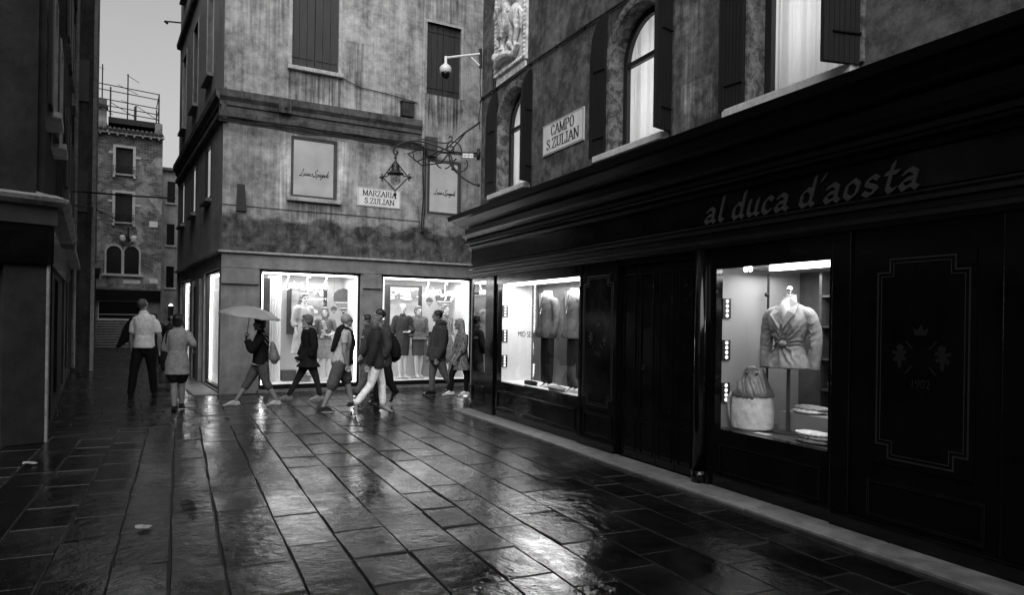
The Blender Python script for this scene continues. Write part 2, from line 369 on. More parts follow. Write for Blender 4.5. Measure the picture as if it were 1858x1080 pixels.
GOTH = {
 'a': (.62, [[(.1, .5), (.26, .6), (.42, .48), (.42, .1), (.54, 0)], [(.42, .34), (.2, .3), (.08, .16), (.2, 0), (.42, .14)]]),
 'l': (.36, [[(.14, 1.0), (.14, .12), (.28, 0)]]),
 'd': (.62, [[(.42, 1.0), (.42, .1), (.54, 0)], _b]),
 'u': (.62, [[(.1, .6), (.1, .14), (.24, 0), (.42, .14)], [(.42, .6), (.42, .1), (.54, 0)]]),
 'c': (.5, [[(.4, .48), (.26, .6), (.1, .44), (.1, .14), (.24, 0), (.4, .1)]]),
 'o': (.58, [[(.1, .44), (.28, .6), (.44, .44), (.44, .14), (.26, 0), (.1, .14), (.1, .44)]]),
 's': (.54, [[(.4, .5), (.27, .6), (.1, .48), (.12, .36), (.38, .24), (.42, .12), (.24, 0), (.08, .1)]]),
 't': (.46, [[(.2, .9), (.2, .12), (.3, 0), (.42, .08)], [(.06, .6), (.38, .6)]]),
 "'": (.2, [[(.12, 1.0), (.05, .82)]]), ' ': (.3, []),
}
def gothic(mb, text, x0, x1, z, h, y):
    tw = sum(GOTH[c][0] for c in text); k = (x1 - x0) / tw; x = x0
    pen = Pen(mb, y, .012, h * .18, math.radians(42), h * .035)
    for c in text:
        a, st = GOTH[c]
        for s_ in st: pen.stroke(s_, lambda p: (x + (p[0] + .24 * p[1]) * k, z + p[1] * h))
        x += a * k
SCRIPT = [
 [(.50, 1.05), (.58, 1.12), (.60, .98), (.40, .45), (.26, .08), (.10, -.06), (.02, .02), (.12, .10), (.32, .04), (.56, -.06), (.80, .02)],
 [(.80, .42), (.74, .14), (.84, .06), (.98, .38)], [(1.0, .42), (.96, .12), (1.1, .1), (1.2, .42)], [(1.2, .42), (1.15, .12), (1.28, .1), (1.42, .44)], [(1.24, .6), (1.26, .62)],
 [(1.42, .44), (1.5, .16), (1.4, .04), (1.34, .12)], [(1.8, .4), (1.66, .42), (1.58, .16), (1.68, .06), (1.82, .34)], [(1.84, .42), (1.8, .12), (1.94, .1), (2.1, .2)],
 [(1.96, .12), (2.14, .10), (2.24, .3), (2.12, .5), (1.98, .42)],
 [(2.98, .98), (2.94, 1.14), (2.76, 1.08), (2.66, .84), (2.76, .58), (2.80, .32), (2.66, .04), (2.44, -.06), (2.32, .06), (2.44, .12), (2.70, .0), (2.92, .06)],
 [(3.08, .4), (3.0, .0), (2.92, -.36)], [(3.04, .3), (3.2, .42), (3.26, .2), (3.14, .06), (3.04, .14)],
 [(3.56, .38), (3.42, .42), (3.34, .16), (3.44, .06), (3.58, .34)], [(3.6, .42), (3.56, .12), (3.66, .1)],
 [(3.92, .38), (3.78, .42), (3.7, .16), (3.8, .06), (3.94, .34)], [(3.96, .42), (3.9, -.1), (3.74, -.36), (3.62, -.24), (3.9, -.02), (4.05, .1)],
 [(4.08, .42), (4.04, .06)], [(4.06, .3), (4.2, .44), (4.22, .1), (4.32, .1)],
 [(4.54, .4), (4.38, .42), (4.34, .14), (4.46, .04), (4.58, .2), (4.54, .4)], [(4.62, .2), (4.82, .95), (4.86, 1.05), (4.72, .3), (4.76, .08), (4.86, .1)],
 [(4.94, .42), (4.9, .1), (5.0, .08)], [(5.0, .6), (5.02, .62)],
]
def script_pen(mb, x, z, w, y, th=.002, pw=.02, slope=0.0):
    k = w / 5.0; pen = Pen(mb, y, th, pw, math.radians(40), pw * .3)
    for s_ in SCRIPT: pen.stroke(spline(s_, 4), lambda p: (x + (p[0] + .15 * p[1]) * k, z + p[1] * k * 1.05))
def script_tube(mb, x, z, w, y, r, mirror=False, hs=1.25):
    k = w / 5.0
    for s_ in SCRIPT: mb.tube([(x + (p[0] + .15 * p[1]) * k, y, z + p[1] * k * hs) for p in spline(s_, 4)], r, 6)
def sans(text, size, m, parent, name, loc, width=None):
    cu = bpy.data.curves.new(name, 'FONT'); cu.body = text; cu.size = size; cu.align_x = 'CENTER'; cu.extrude = .001
    o = bpy.data.objects.new(name, cu); COL.objects.link(o); dg = bpy.context.evaluated_depsgraph_get()
    me = bpy.data.meshes.new_from_object(o.evaluated_get(dg)); bpy.data.objects.remove(o)
    xs = [v.co.x for v in me.vertices]; k = (width / (max(xs) - min(xs))) if width else 1
    for v in me.vertices: v.co = Vector((v.co.x * k + loc[0], loc[1] - v.co.z, v.co.y + loc[2]))
    me.materials.clear(); me.materials.append(m); me.name = name
    q = bpy.data.objects.new(name, me); COL.objects.link(q); q.parent = parent; return q
# ------------------------------------------------------------------ wall with openings
def wall(mb, x0, x1, z0, z1, holes=(), y=0.0, reveal=.25, back=True):
    xs = sorted(set([x0, x1] + [max(x0, min(x1, h[i])) for h in holes for i in (0, 1)]))
    zs = sorted(set([z0, z1] + [max(z0, min(z1, h[i])) for h in holes for i in (2, 3)]))
    for a, b in zip(xs[:-1], xs[1:]):
        for c, d in zip(zs[:-1], zs[1:]):
            mx, mz = (a + b) / 2, (c + d) / 2
            if any(h[0] < mx < h[1] and h[2] < mz < h[3] for h in holes): continue
            mb.add([(a, y, c), (b, y, c), (b, y, d), (a, y, d)], [(0, 1, 2, 3)])
    for h in holes:
        a, b, c, d = h[:4]; r = h[4] if len(h) > 4 else reveal
        mb.add([(a, y, c), (b, y, c), (b, y, d), (a, y, d), (a, y + r, c), (b, y + r, c), (b, y + r, d), (a, y + r, d)],
               [(0, 4, 5, 1), (1, 5, 6, 2), (2, 6, 7, 3), (3, 7, 4, 0)])
def frame(mb, x0, x1, z0, z1, w, y0, y1, bottom=True):
    mb.box((x0, y0, z0), (x0 + w, y1, z1)); mb.box((x1 - w, y0, z0), (x1, y1, z1))
    mb.box((x0 + w, y0, z1 - w), (x1 - w, y1, z1))
    if bottom: mb.box((x0 + w, y0, z0), (x1 - w, y1, z0 + w))
def planks(mb, x0, x1, z0, z1, y, n, th=.035):
    w = (x1 - x0) / n
    for i in range(n): mb.box((x0 + i * w + .004, y - random.uniform(0, .006), z0), (x0 + (i + 1) * w - .004, y + th, z1))
    for z in (z0 + .18 * (z1 - z0) * .6, z1 - .18 * (z1 - z0) * .6): mb.box((x0 + .03, y - .018, z - .012), (x1 - .03, y - .008, z + .012))
def closed_shutters(b, x0, x1, z0, z1, y=.08, wood='shutter_wood', surround='white_stone', sill=True, fw=.07, n=3, sx=.1):
    f = MB(); frame(f, x0 - fw, x1 + fw, z0, z1 + fw, fw, -.012, .20, False); w = f.build('window', M[surround], b)
    MB().box((x0 - .02, y + .05, z0 - .02), (x1 + .02, y + .07, z1 + .02)).build('backing', M['dull_black'], w)
    xm = (x0 + x1) / 2
    for a, c in ((x0, xm - .004), (xm + .004, x1)):
        s_ = MB(); planks(s_, a, c, z0, z1, y, n); s_.build('shutter', M[wood], w)
    if sill:
        s_ = MB(); s_.box((x0 - sx, -.10, z0 - .09), (x1 + sx, .22, z0 - .002)); s_.build('sill', M['white_stone'], w, bevel=.012)
    return w
# ================================================================== GROUND
def slabs(W, x0, x1, d0, d1, roww, len_, m, name, keep, rows_along_x=True, tilt=.009):
    mb = MB(); r = d0
    while r < d1:
        w = random.uniform(*roww); x = x0 + random.uniform(-.8, 0)
        while x < x1:
            l = random.uniform(*len_); gap = random.choice((.003, .004, .007))
            cx, cd_ = (x + l / 2, r + w / 2) if rows_along_x else (r + w / 2, x + l / 2)
            hx, hd = (l / 2 - gap, w / 2 - gap) if rows_along_x else (w / 2 - gap, l / 2 - gap)
            X = W.O[0] + W.d[0] * cx + W.n[0] * cd_; Y = W.O[1] + W.d[1] * cx + W.n[1] * cd_
            if keep(X, Y):
                ta, tb = random.gauss(0, tilt), random.gauss(0, tilt); z = random.uniform(-.005, .0)
                jt = {(a, b): (random.uniform(-.007, .007), random.uniform(-.007, .007)) for a in (-1, 1) for b in (-1, 1)}
                def P(a, b, dz=0): j = jt[(1 if a > 0 else -1, 1 if b > 0 else -1)]; return (cx + a * hx + j[0], cd_ + b * hd + j[1], z + ta * a * hx + tb * b * hd + dz)
                e = .007
                vs = [P(-1, -1, -.012), P(1, -1, -.012), P(1, 1, -.012), P(-1, 1, -.012)]
                ia, ib = 1 - e / hx, 1 - e / hd
                Q = P
                vs += [Q(-ia, -ib), Q(ia, -ib), Q(ia, ib), Q(-ia, ib)]
                mb.add(vs, [(4, 5, 6, 7), (0, 1, 5, 4), (1, 2, 6, 5), (2, 3, 7, 6), (3, 0, 4, 7)])
            x += l
        r += w
    o = mb.build(name, M[m]); o.data.materials.append(M['joint_dirt']); o.data.polygons.foreach_set('material_index', [0 if i % 5 == 0 else 1 for i in range(len(o.data.polygons))])
    o.matrix_world = W.M; o['kind'] = 'structure'; return o
def in_lane(X, Y):
    x, d = WB.inv(X, Y); return x < 4.4 and d < -.55
slabs(WD, -9, 15, -13.5, 4, (.32, .44), (.48, .92), 'wet_slab', 'square_paving', lambda X, Y: not in_lane(X, Y) and WA.inv(X, Y)[1] < .1 or (not in_lane(X, Y) and X > -1.5 and Y < 40))
slabs(WB, -7.5, -.55, -34, 4.4, (.26, .36), (.5, .95), 'lane_slab', 'lane_paving', lambda X, Y: True, rows_along_x=False, tilt=.009)
gb = MB().add([(-160, -60, -.016), (160, -60, -.016), (160, 260, -.016), (-160, 260, -.016)], [(0, 1, 2, 3)]).build('ground', M['joint_dirt']); gb['kind'] = 'structure'
kb = MB(); x = -.02
while x < 14:
    l = random.uniform(.9, 1.7); kb.box((x + .004, -.34 + random.uniform(-.006, .006), -.014), (x + l - .004, .02, .022)); x += l
o = kb.build('kerb', M['kerb_stone'], bevel=.008); o.matrix_world = WD.M; o['kind'] = 'structure'
kb = MB(); x = -8.8
while x < -.05:
    l = min(random.uniform(.9, 1.4), -x); kb.box((x + .004, -.5, -.014), (x + l - .004, .0, .02)); x += l
o = kb.build('kerb', M['kerb_stone'], bevel=.008); o.matrix_world = WB.M; o['kind'] = 'structure'
# ================================================================== CORNER BUILDING (shop with lit windows)
CB = root('corner_building', 'stained stucco corner building with moulded cornice and bright ladies wear shop windows below', 'building', WA.M)
TOP = 14.5
w1 = (1.37, 2.39, 7.12, 9.3); w2 = (4.52, 5.42, 7.05, 8.78); l1 = (1.38, 2.39, 4.27, 5.6); l2 = (4.58, 5.46, 4.18, 5.5)
w3 = (1.37, 2.39, 10.9, 13.0)
s1 = (.78, 2.99, .0, 2.655); s2 = (3.50, 5.84, .0, 2.67)
mb = MB(); wall(mb, 0, 9.5, 3.0, TOP, (w1, w2, l1, l2, w3)); mb.build('wall', M['stucco_square'], CB)
# stone faced ground floor
mb = MB(); wall(mb, 0, 9.5, 0, 2.97, (s1, s2), y=.03, reveal=.10)
mb.box((0.0, -.03, 2.33), (.745, .03, 2.66)); mb.box((3.03, -.03, 2.33), (3.46, .03, 2.66));
mb.build('ground_floor', M['stone_facing'], CB)
mb = MB(); mb.box((0, -.015, 2.67), (9.5, .03, 2.972)); mb.build('lintel_course', M['stone_facing'], CB)
mb = MB(); mb.box((-.06, -.09, 2.972), (9.5, .02, 3.02)); mb.build('string_course', M['white_stone'], CB, bevel=.01)
# main cornice (three steps) up to the joint with the recessed bay
prof = [(.05, 5.70), (-.02, 5.70), (-.03, 5.78), (-.10, 5.80), (-.10, 5.90), (-.05, 5.93), (-.05, 6.02), (-.09, 6.04), (-.09, 6.12), (-.16, 6.20), (-.17, 6.34), (.05, 6.40)]
MB().profile(prof, -.09, 4.37).build('cornice', M['moulding'], CB)
mb = MB(); mb.box((4.40, -.06, 3.72), (4.46, .0, TOP)); mb.build('downpipe', M['stucco_square'], CB)
closed_shutters(CB, *w1, n=3); closed_shutters(CB, *w2, fw=.06, sill=False, n=3); closed_shutters(CB, *w3, n=3)
for (a, b, c, d), si in ((l1, True), (l2, False)):
    f = MB(); frame(f, a, b, c, d, .055, -.02, .2); w = f.build('backlit_window', M['display_mid'], CB)
    MB().box((a + .065, .05, c + .065), (b - .065, .18, d - .065)).build('glowing_panel', M['lit_panel'], w)
    t = MB(); script_pen(t, a + .19, c + .37 * (d - c), (b - a) * .64, .049, pw=.018); t.build('lettering', M['ink'], w)
    if si: MB().box((a - .09, -.10, c - .09), (b + .09, .1, c - .004)).build('sill', M['white_stone'], w, bevel=.012)
f = MB(); frame(f, a - .05, b + .05, c - .04, d + .05, .045, -.01, .03); f.build('plaster_band', M['stucco_lane'], CB)
MB().prism([(.27, 3.86), (.47, 3.86), (.43, 4.42), (.29, 4.42)], -.06, .02).build('anchor_plate', M['display_dark'], CB)
MB().box((1.08, -.20, 6.02), (1.34, -.0, 6.27)).ball((1.21, -.21, 6.13), .03).build('bracket_box', M['moulding'], CB)
MB().box((3.87, -.13, 6.40), (4.17, .0, 6.72)).box((3.85, -.15, 6.72), (4.19, .0, 6.75)).build('junction_box', M['stucco_old'], CB)
MB().box((4.5, -.12, 5.55), (4.78, .0, 6.0)).build('junction_box', M['display_mid'], CB)
# cables below the cornice
mb = MB(); 
for k in range(4):
    pts = []
    for i in range(26):
        x = -.1 + i * .184; pts.append((x, -.13 - .02 * k, 5.78 - .035 * k - .05 * abs(math.sin(x * 1.3 + k)) * (k % 2) + .015 * math.sin(x * 5 + k)))
    mb.tube(pts, .011 + .003 * (k % 2), 6)
mb.tube([(2.5, -.03, 7.03), (2.9, -.03, 6.9), (3.6, -.03, 6.86), (4.3, -.03, 6.78)], .01, 6)
mb.build('cables', M['cable_rubber'], CB)
MB().tube([(4.44, -.09, 5.75), (4.42, -.1, 5.2), (4.45, -.09, 4.6), (4.41, -.09, 3.9), (4.42, -.09, 3.72)], .018, 6).tube([(4.5, -.05, 5.5), (4.51, -.05, 4.3), (4.46, -.05, 3.75), (4.7, -.05, 3.72)], .012, 6).build('cable_drop', M['cable_rubber'], CB)
MB().tube([(0, -.012, 3.98 + .0), (1.3, -.012, 3.97), (2.9, -.012, 3.98), (4.4, -.012, 3.97)], .007, 5).build('plaster_joint', M['moulding'], CB)
def area(name, M0, loc, sx, sy, e, rot=(0, 0, 0), parent=None):
    l = bpy.data.lights.new(name, 'AREA'); l.shape = 'RECTANGLE'; l.size = sx; l.size_y = sy; l.energy = e
    o = bpy.data.objects.new(name, l); COL.objects.link(o); o.matrix_world = M0 @ Matrix.Translation(loc) @ Matrix.Rotation(rot[2], 4, 'Z') @ Matrix.Rotation(rot[1], 4, 'Y') @ Matrix.Rotation(rot[0], 4, 'X')
    return o
def shop_box(b, W, x0, x1, zf, zt, y0, dep, e, wallm='white_wall', floorm='display_white', frm='dark_metal', fz=0.0, seg=1, open_back=False, strip=True):
    """display window: frame, glass, floor, side walls, back wall, ceiling with lamps"""
    f = MB(); frame(f, x0 - .05, x1 + .05, fz, zt + .06, .05, y0 - .02, y0 + .06, False)
    w = f.build('shop_window', M[frm], b)
    MB().add([(x0, y0 + .02, zf), (x1, y0 + .02, zf), (x1, y0 + .02, zt), (x0, y0 + .02, zt)], [(0, 1, 2, 3)]).build('glass', M['shop_glass'], w)
    MB().box((x0 - .0, y0 - .03, fz), (x1, y0 + .06, zf)).build('sill', M[frm if frm != 'white_paint' else 'grey_stone'], w)
    MB().box((x0 - .01, y0 + .062, zf - .1), (x1 + .01, y0 + dep, zf)).build('display_floor', M[floorm], w)
    mb = MB(); mb.box((x0 - .06, y0 + .062, zf), (x0 - .003, y0 + dep, zt + .1)); mb.box((x1 + .003, y0 + .062, zf), (x1 + .06, y0 + dep, zt + .1)); mb.build('side_wall', M[wallm], w)
    if not open_back: MB().box((x0 - .06, y0 + dep + .003, zf - .1), (x1 + .06, y0 + dep + .06, zt + .1)).build('back_wall', M[wallm], w)
    MB().box((x0, y0 + .062, zt + .02), (x1, y0 + dep, zt + .08)).build('ceiling', M[wallm], w)
    if strip:
        if frm == 'dark_metal':
            MB().box((x0 + .01, y0 + .07, zf + .01), (x0 + .04, y0 + .10, zt - .03)).build('edge_light', M['light_strip'], w); MB().box((x1 - .04, y0 + .07, zf + .01), (x1 - .01, y0 + .10, zt - .03)).build('edge_light', M['light_strip'], w)
        MB().box((x0 + .05, y0 + .12, zt - .02), (x1 - .05, y0 + .18, zt + .018)).build('light_strip', M['light_strip'], w)
    area('window_light', W.M, ((x0 + x1) / 2, y0 + dep * .45, zt - .03), (x1 - x0) * .85, dep * .5, e)
    return w
EW = 15.0
shop_box(CB, WA, .83, 2.94, .17, 2.60, .10, 1.25, EW)
shop_box(CB, WA, 3.55, 5.79, .17, 2.60, .10, 1.25, EW)
MB().box((.73, .03, 0), (5.95, .1, .07)).build('threshold', M['grey_stone'], CB)
# side of the building along the lane, in the frame of WB
CS = bpy.data.objects.new('side', None); COL.objects.link(CS); CS.matrix_world = WB.M
bs1 = (-2.86, -.46, .03, 2.67); bs2 = (-8.1, -5.5, .12, 2.64)
hb = [bs1, bs2]; up = []
for xa in (-2.62, -5.35, -8.0):
    up += [(xa, xa + .95, 7.18, 9.4), (xa, xa + .95, 4.33, 5.62), (xa, xa + .95, 11.2, 13.2)]
mb = MB(); wall(mb, -8.9, 0, 3.0, TOP, up); mb.add([(-8.9, 0, 0), (-8.9, 9, 0), (-8.9, 9, TOP), (-8.9, 0, TOP)], [(0, 1, 2, 3)]); mb.build('wall', M['stucco_lane'], CS)
mb = MB(); wall(mb, -8.9, -.03, 0, 2.97, hb, y=.03, reveal=.1); mb.build('ground_floor', M['stone_facing'], CS)
MB().box((-8.9, -.09, 2.972), (.06, .02, 3.02)).build('string_course', M['grey_stone'], CS, bevel=.01)
MB().profile(prof, -8.9, .09).build('cornice', M['moulding'], CS)
MB().profile([(.02, 10.0), (-.1, 10.03), (-.12, 10.15), (.02, 10.2)], -8.9, .06).build('upper_cornice', M['moulding'], CS)
for i, (a, b, c, d) in enumerate(up):
    if 4 < c < 5:
        f = MB(); frame(f, a, b, c, d, .06, -.01, .2); w = f.build('backlit_window', M['dark_metal'], CS)
        MB().box((a + .06, .05, c + .06), (b - .06, .18, d - .06)).build('glowing_panel', M['lit_panel'], w)
    else: w = closed_shutters(CS, a, b, c, d, y=.12, n=2, sill=False)
    MB().box((a - .08, -.13, c - .08), (b + .08, .1, c - .004)).build('sill', M['grey_stone'], w, bevel=.01)
shop_box(CS, WB, -2.80, -.52, .10, 2.6, .10, .62, 6)
shop_box(CS, WB, -8.0, -5.6, .2, 2.58, .10, .62, 7)
MB().box((-5.0, -.05, 0), (-4.5, .03, 2.55)).box((-3.7, -.05, 0), (-3.1, .03, 2.55)).build('pilaster', M['stone_facing'], CS)
MB().box((-4.5, -.01, 0), (-3.7, .03, 2.4)).build('door', M['door_wood'], CS)
w = MB().box((-.74, .32, 1.05), (-.68, .36, 1.62)).build('spot_rail', M['grey_metal'], CS)
for z in (1.15, 1.32, 1.48): MB().ball((-.71, .28, z), .055).build('spotlight', M['bulb'], w)
t = MB(); script_tube(t, 0, 0, .5, 0, .012)
for i, v in enumerate(t.v): t.v[i] = (-.66 - v[2] * .8, .2, 2.02 + v[0] * .9)
t.build('neon_lettering', M['neon_white'], CS)
def merge_side(side, main, rel):
    for c in list(side.children): c.parent = main; c.matrix_parent_inverse = Matrix(); c.matrix_basis = rel
    bpy.data.objects.remove(side)
merge_side(CS, CB, WA.M.inverted() @ WB.M)
mb = MB().add([(0, .04, TOP), (9.5, .04, TOP), (9.5, 8.9, TOP), (0, 8.9, TOP)], [(0, 1, 2, 3)]).add([(9.5, .03, 0), (9.5, 8.9, 0), (9.5, 8.9, TOP), (9.5, .03, TOP)], [(0, 1, 2, 3)])
mb.build('roof', M['roof_tile'], CB)
# white script sign glowing in each window
for x0_, z_, w_ in ((1.27, 2.27, .98), (4.58, 2.22, 1.05)):
    t = MB(); script_tube(t, x0_, z_, w_, .2, .0125, hs=1.35); tag(t.build('neon_lettering', M['neon_white']), 'glowing white script lettering in the ' + ('left' if x0_ < 2 else 'right') + ' bright shop window', 'neon sign', M=WA.M)
# ================================================================== DARK SHOP BUILDING ON THE RIGHT
DB = root('dark_shop_building', 'stucco building on the right over a glossy black panelled shop front with gothic letters', 'building', WD.M)
XE = 15.0
hl = [(.06, .66, .72, 2.33, .12), (1.11, 3.88, .57, 2.26, .1), (6.50, 7.95, .56, 2.2, .1), (4.80, 6.22, .0, 2.33, .07), (9.9, 12.6, .6, 2.2, .1)]
mb = MB(); wall(mb, -.0, XE, 0, 2.40, hl); mb.add([(0, 0, 0), (0, 8, 0), (0, 8, 3.2), (0, 0, 3.2)], [(3, 2, 1, 0)])
mb.build('shop_front', M['black_lacquer'], DB)
MB().box((9.9, .1, .6), (12.6, .14, 2.2)).build('door', M['black_lacquer'], DB)
mb = MB()
for a, b in ((.03, 1.06), (3.9, 4.78), (6.24, 6.50), (7.97, XE)): mb.box((a, -.035, 0), (b, -.0025, .14))
for a, b in ((.08, .62), (1.2, 3.8), (4.02, 4.70), (6.62, 7.86), (8.3, 9.2)): frame(mb, a, b, .18, .47, .025, -.016, -.0025)
mb.box((.70, -.03, .143), (1.05, -.0025, 2.40)); mb.box((3.90, -.02, .143), (3.95, -.0025, 2.40)); mb.box((4.75, -.02, .143), (4.79, -.0025, 2.40))
mb.box((7.96, -.025, .143), (8.14, -.0025, 2.40)); mb.box((9.3, -.025, .143), (9.5, -.0025, 2.40))
mb.build('panel_moulding', M['black_lacquer'], DB, bevel=.006)
mb = MB(); dx = [4.82, 5.17, 5.52, 5.87, 6.2]
for a, b in zip(dx[:-1], dx[1:]):
    mb.box((a + .004, .045, .02), (b - .004, .069, 2.32)); frame(mb, a + .05, b - .05, .62, 2.22, .018, .03, .0449); frame(mb, a + .05, b - .05, .1, .5, .018, .03, .0449)
d_ = mb.build('folding_door', M['black_lacquer'], DB, bevel=.004)
t = MB(); t.tube([(5.30 + .022 * math.cos(i * .52), .02, 1.12 + .03 * math.sin(i * .52)) for i in range(13)], .004, 6); t.build('handle', M['dark_metal'], d_)
MB().tube([(6.36, -.02, .14), (6.36, -.02, 2.40)], .075, 20).build('round_column', M['black_lacquer'], DB, smooth=True)
MB().tube([(6.36, -.02, .02), (6.36, -.02, .14)], .085, 20).build('column_base', M['black_lacquer'], DB, smooth=True)
def notched(mb, x0, x1, z0, z1, n, w, y):
    P = [(x0 + n, z0), (x1 - n, z0), (x1 - n, z0 + n), (x1, z0 + n), (x1, z1 - n), (x1 - n, z1 - n), (x1 - n, z1), (x0 + n, z1), (x0 + n, z1 - n), (x0, z1 - n), (x0, z0 + n), (x0 + n, z0 + n)]
    for i, (a, b) in enumerate(zip(P, P[1:] + P[:1])):
        if abs(a[0] - b[0]) < 1e-6: mb.box((a[0] - w / 2, y - .004, min(a[1], b[1]) + w / 2), (a[0] + w / 2, y - .001, max(a[1], b[1]) - w / 2))
        else: mb.box((min(a[0], b[0]) - w / 2, y - .0045, a[1] - w / 2), (max(a[0], b[0]) + w / 2, y - .001, a[1] + w / 2))
def crest(mb, x, z, s, y):
    for sg in (-1, 1):                       # rearing beasts either side
        P = [(0, -.3), (.1, -.32), (.12, -.1), (.22, -.16), (.26, -.06), (.14, .04), (.3, .1), (.26, .18), (.12, .14), (.16, .3), (.02, .36), (-.08, .26), (-.02, .16), (-.12, .2), (-.16, .1), (-.04, .06), (-.14, -.04), (-.1, -.1), (.0, -.08)]
        for a, b in zip(P, P[1:] + P[:1]):
            c0 = (.06, .02); t3 = [(x + sg * (.55 + .0 + q[0]) * s, z + q[1] * s) for q in (c0, a, b)]
            mb.prism(t3 if sg > 0 else t3[::-1], y - .003, y - .001)
    for a in (.78, -.78, math.pi - .78, math.pi + .78):
        c, q = math.cos(a), math.sin(a); pr = [(x + s * (.34 * c - .02 * q), z + s * (.34 * q + .02 * c)), (x + s * (.34 * c + .02 * q), z + s * (.34 * q - .02 * c)), (x + s * (.62 * c + .02 * q), z + s * (.62 * q - .02 * c)), (x + s * (.62 * c - .02 * q), z + s * (.62 * q + .02 * c))]
        mb.prism(pr, y - .003, y - .001)
    cr = [(-.17, .6), (.17, .6), (.22, .82), (.1, .72), (0, .88), (-.1, .72), (-.22, .82)]
    for a, b in zip(cr, cr[1:] + cr[:1]): mb.prism([(x, z + .66 * s), (x + a[0] * s, z + a[1] * s), (x + b[0] * s, z + b[1] * s)], y - .003, y - .001)
def glass_panel(x0, x1, z0, z1):
    mb = MB().box((x0, -.012, z0), (x1, -.0025, z1)); p = mb.build('glossy_panel', M['black_lacquer'], DB)
    l = MB(); notched(l, x0 + .04, x1 - .04, z0 + .05, z1 - .05, .10, .012, -.012); notched(l, x0 + .07, x1 - .07, z0 + .08, z1 - .08, .10, .006, -.012); l.build('gilt_border', M['gilt_line'], p)
    c = MB(); crest(c, (x0 + x1) / 2, (z0 + z1) / 2 + .02, .27, -.012); c.build('crest', M['crest_gold'], p)
    sans('1902', .09, M['crest_gold'], p, 'year', ((x0 + x1) / 2, -.013, (z0 + z1) / 2 - .20), .14)
glass_panel(3.96, 4.74, .52, 2.28); glass_panel(8.34, 9.12, .60, 2.20); glass_panel(13.0, 13.8, .55, 2.28)
MB().add([(.06, .008, .72), (.66, .008, .72), (.66, .008, 2.33), (.06, .008, 2.33)], [(0, 1, 2, 3)]).build('mirror_glass', M['mirror_glass'], DB)
# fascia, mouldings, cornice
FP = [(.02, 2.402), (-.05, 2.402), (-.06, 2.43), (-.09, 2.44), (-.09, 2.47), (-.05, 2.49), (.02, 2.50)]
def ret(mb, prof, x1, k=1.0):                   # profile along the front, with a short mitred return round the corner
    n = len(prof); ys = [p[0] for p in prof]
    vs = []
    for (x, f) in ((x1, 0), (0, 1)):
        for p in prof: vs.append(((x if not f else min(p[0], 0)), p[0], p[1]))
    for p in prof: vs.append((min(p[0], 0), 5.0, p[1]))
    fs = [tuple(range(n))]
    for r in range(2):
        for i in range(n): fs.append((r * n + i, r * n + (i + 1) % n, (r + 1) * n + (i + 1) % n, (r + 1) * n + i))
    mb.add(vs, fs)
mb = MB(); ret(mb, FP, XE); ret(mb, [(.02, 2.50), (-.02, 2.50), (-.02, 2.55), (.02, 2.55)], XE)
ret(mb, [(.02, 2.555), (-.07, 2.555), (-.07, 2.585), (-.04, 2.60), (-.06, 2.62), (-.03, 2.64), (.02, 2.65)], XE)
mb.build('moulding', M['lacquer_moulding'], DB)
mb = MB(); ret(mb, [(.02, 2.655), (-.02, 2.655), (-.02, 2.93), (.02, 2.93)], XE); fa = mb.build('fascia', M['black_lacquer'], DB)
g_ = MB(); gothic(g_, "al duca d'aosta", 6.37, 8.72, 2.66, .235, -.0225); g_.build('gothic_lettering', M['gothic_gold'], fa)
mb = MB(); ret(mb, [(.02, 2.932), (-.06, 2.932), (-.08, 2.97), (-.05, 2.99), (-.10, 3.03), (-.13, 3.04), (-.13, 3.08), (-.09, 3.10), (-.16, 3.16), (-.17, 3.19), (.02, 3.19)], XE)
ret(mb, [(.24, 3.192), (-.12, 3.192), (-.12, 3.30), (-.22, 3.36), (-.30, 3.44), (-.36, 3.46), (-.38, 3.54), (.24, 3.60)], XE)
mb.build('cornice', M['dull_black'], DB)
# display windows
W1 = shop_box(DB, WD, 1.15, 3.84, .62, 2.24, .03, .62, 22, frm='black_lacquer', fz=.57)
W2 = shop_box(DB, WD, 6.54, 7.91, .60, 2.18, .03, 1.12, 8, wallm='display_grey', floorm='display_mid', frm='black_lacquer', fz=.56, strip=False)
for c in W1.children:
    if c.name.startswith('back_wall'): c.data.materials.clear(); c.data.materials.append(M['display_dark'])  # dark tone stands in for the unlit shop behind the open back
for c in W2.children:
    if c.name.startswith('back_wall'): c.data.materials.clear(); c.data.materials.append(M['display_mid'])
MB().box((7.0, .25, 2.16), (7.88, .30, 2.195)).build('light_strip', M['light_strip'], W2)
for x_ in (6.72, 6.78, 7.25, 7.31): MB().ball((x_, .22, 2.185), .022).build('spotlight', M['bulb'], W2)
for W_, xw, dp in ((W1, 1.15, .14), (W2, 6.54, .14)):
    for zc in (.95, 1.38, 1.80):
        p_ = MB().box((xw - .001, .09, zc - .10), (xw + .012, .19, zc + .10)).build('lamp_plate', M['display_dark'], W_)
        d = MB()
        for k in range(4): d.ball((xw + .014, .14, zc - .072 + k * .048), (.006, .019, .019), 10, 6)
        d.build('led', M['led_dot'], p_)
MB().tube([(6.62, .62, .6), (6.62, .62, 2.16)], .012, 8).ball((6.62, .60, .98), .025).ball((6.62, .60, 1.42), .025).ball((6.62, .60, 1.95), .025).build('rail', M['dark_metal'], W2)
mb = MB()
for z in (1.0, 1.3, 1.62, 1.92): mb.box((7.05, .86, z), (7.905, 1.12, z + .02))
mb.box((7.05, .86, .605), (7.08, 1.12, 2.17)); mb.box((7.55, .86, .605), (7.57, 1.12, 2.17)); mb.build('shelf', M['grey_metal'], W2)
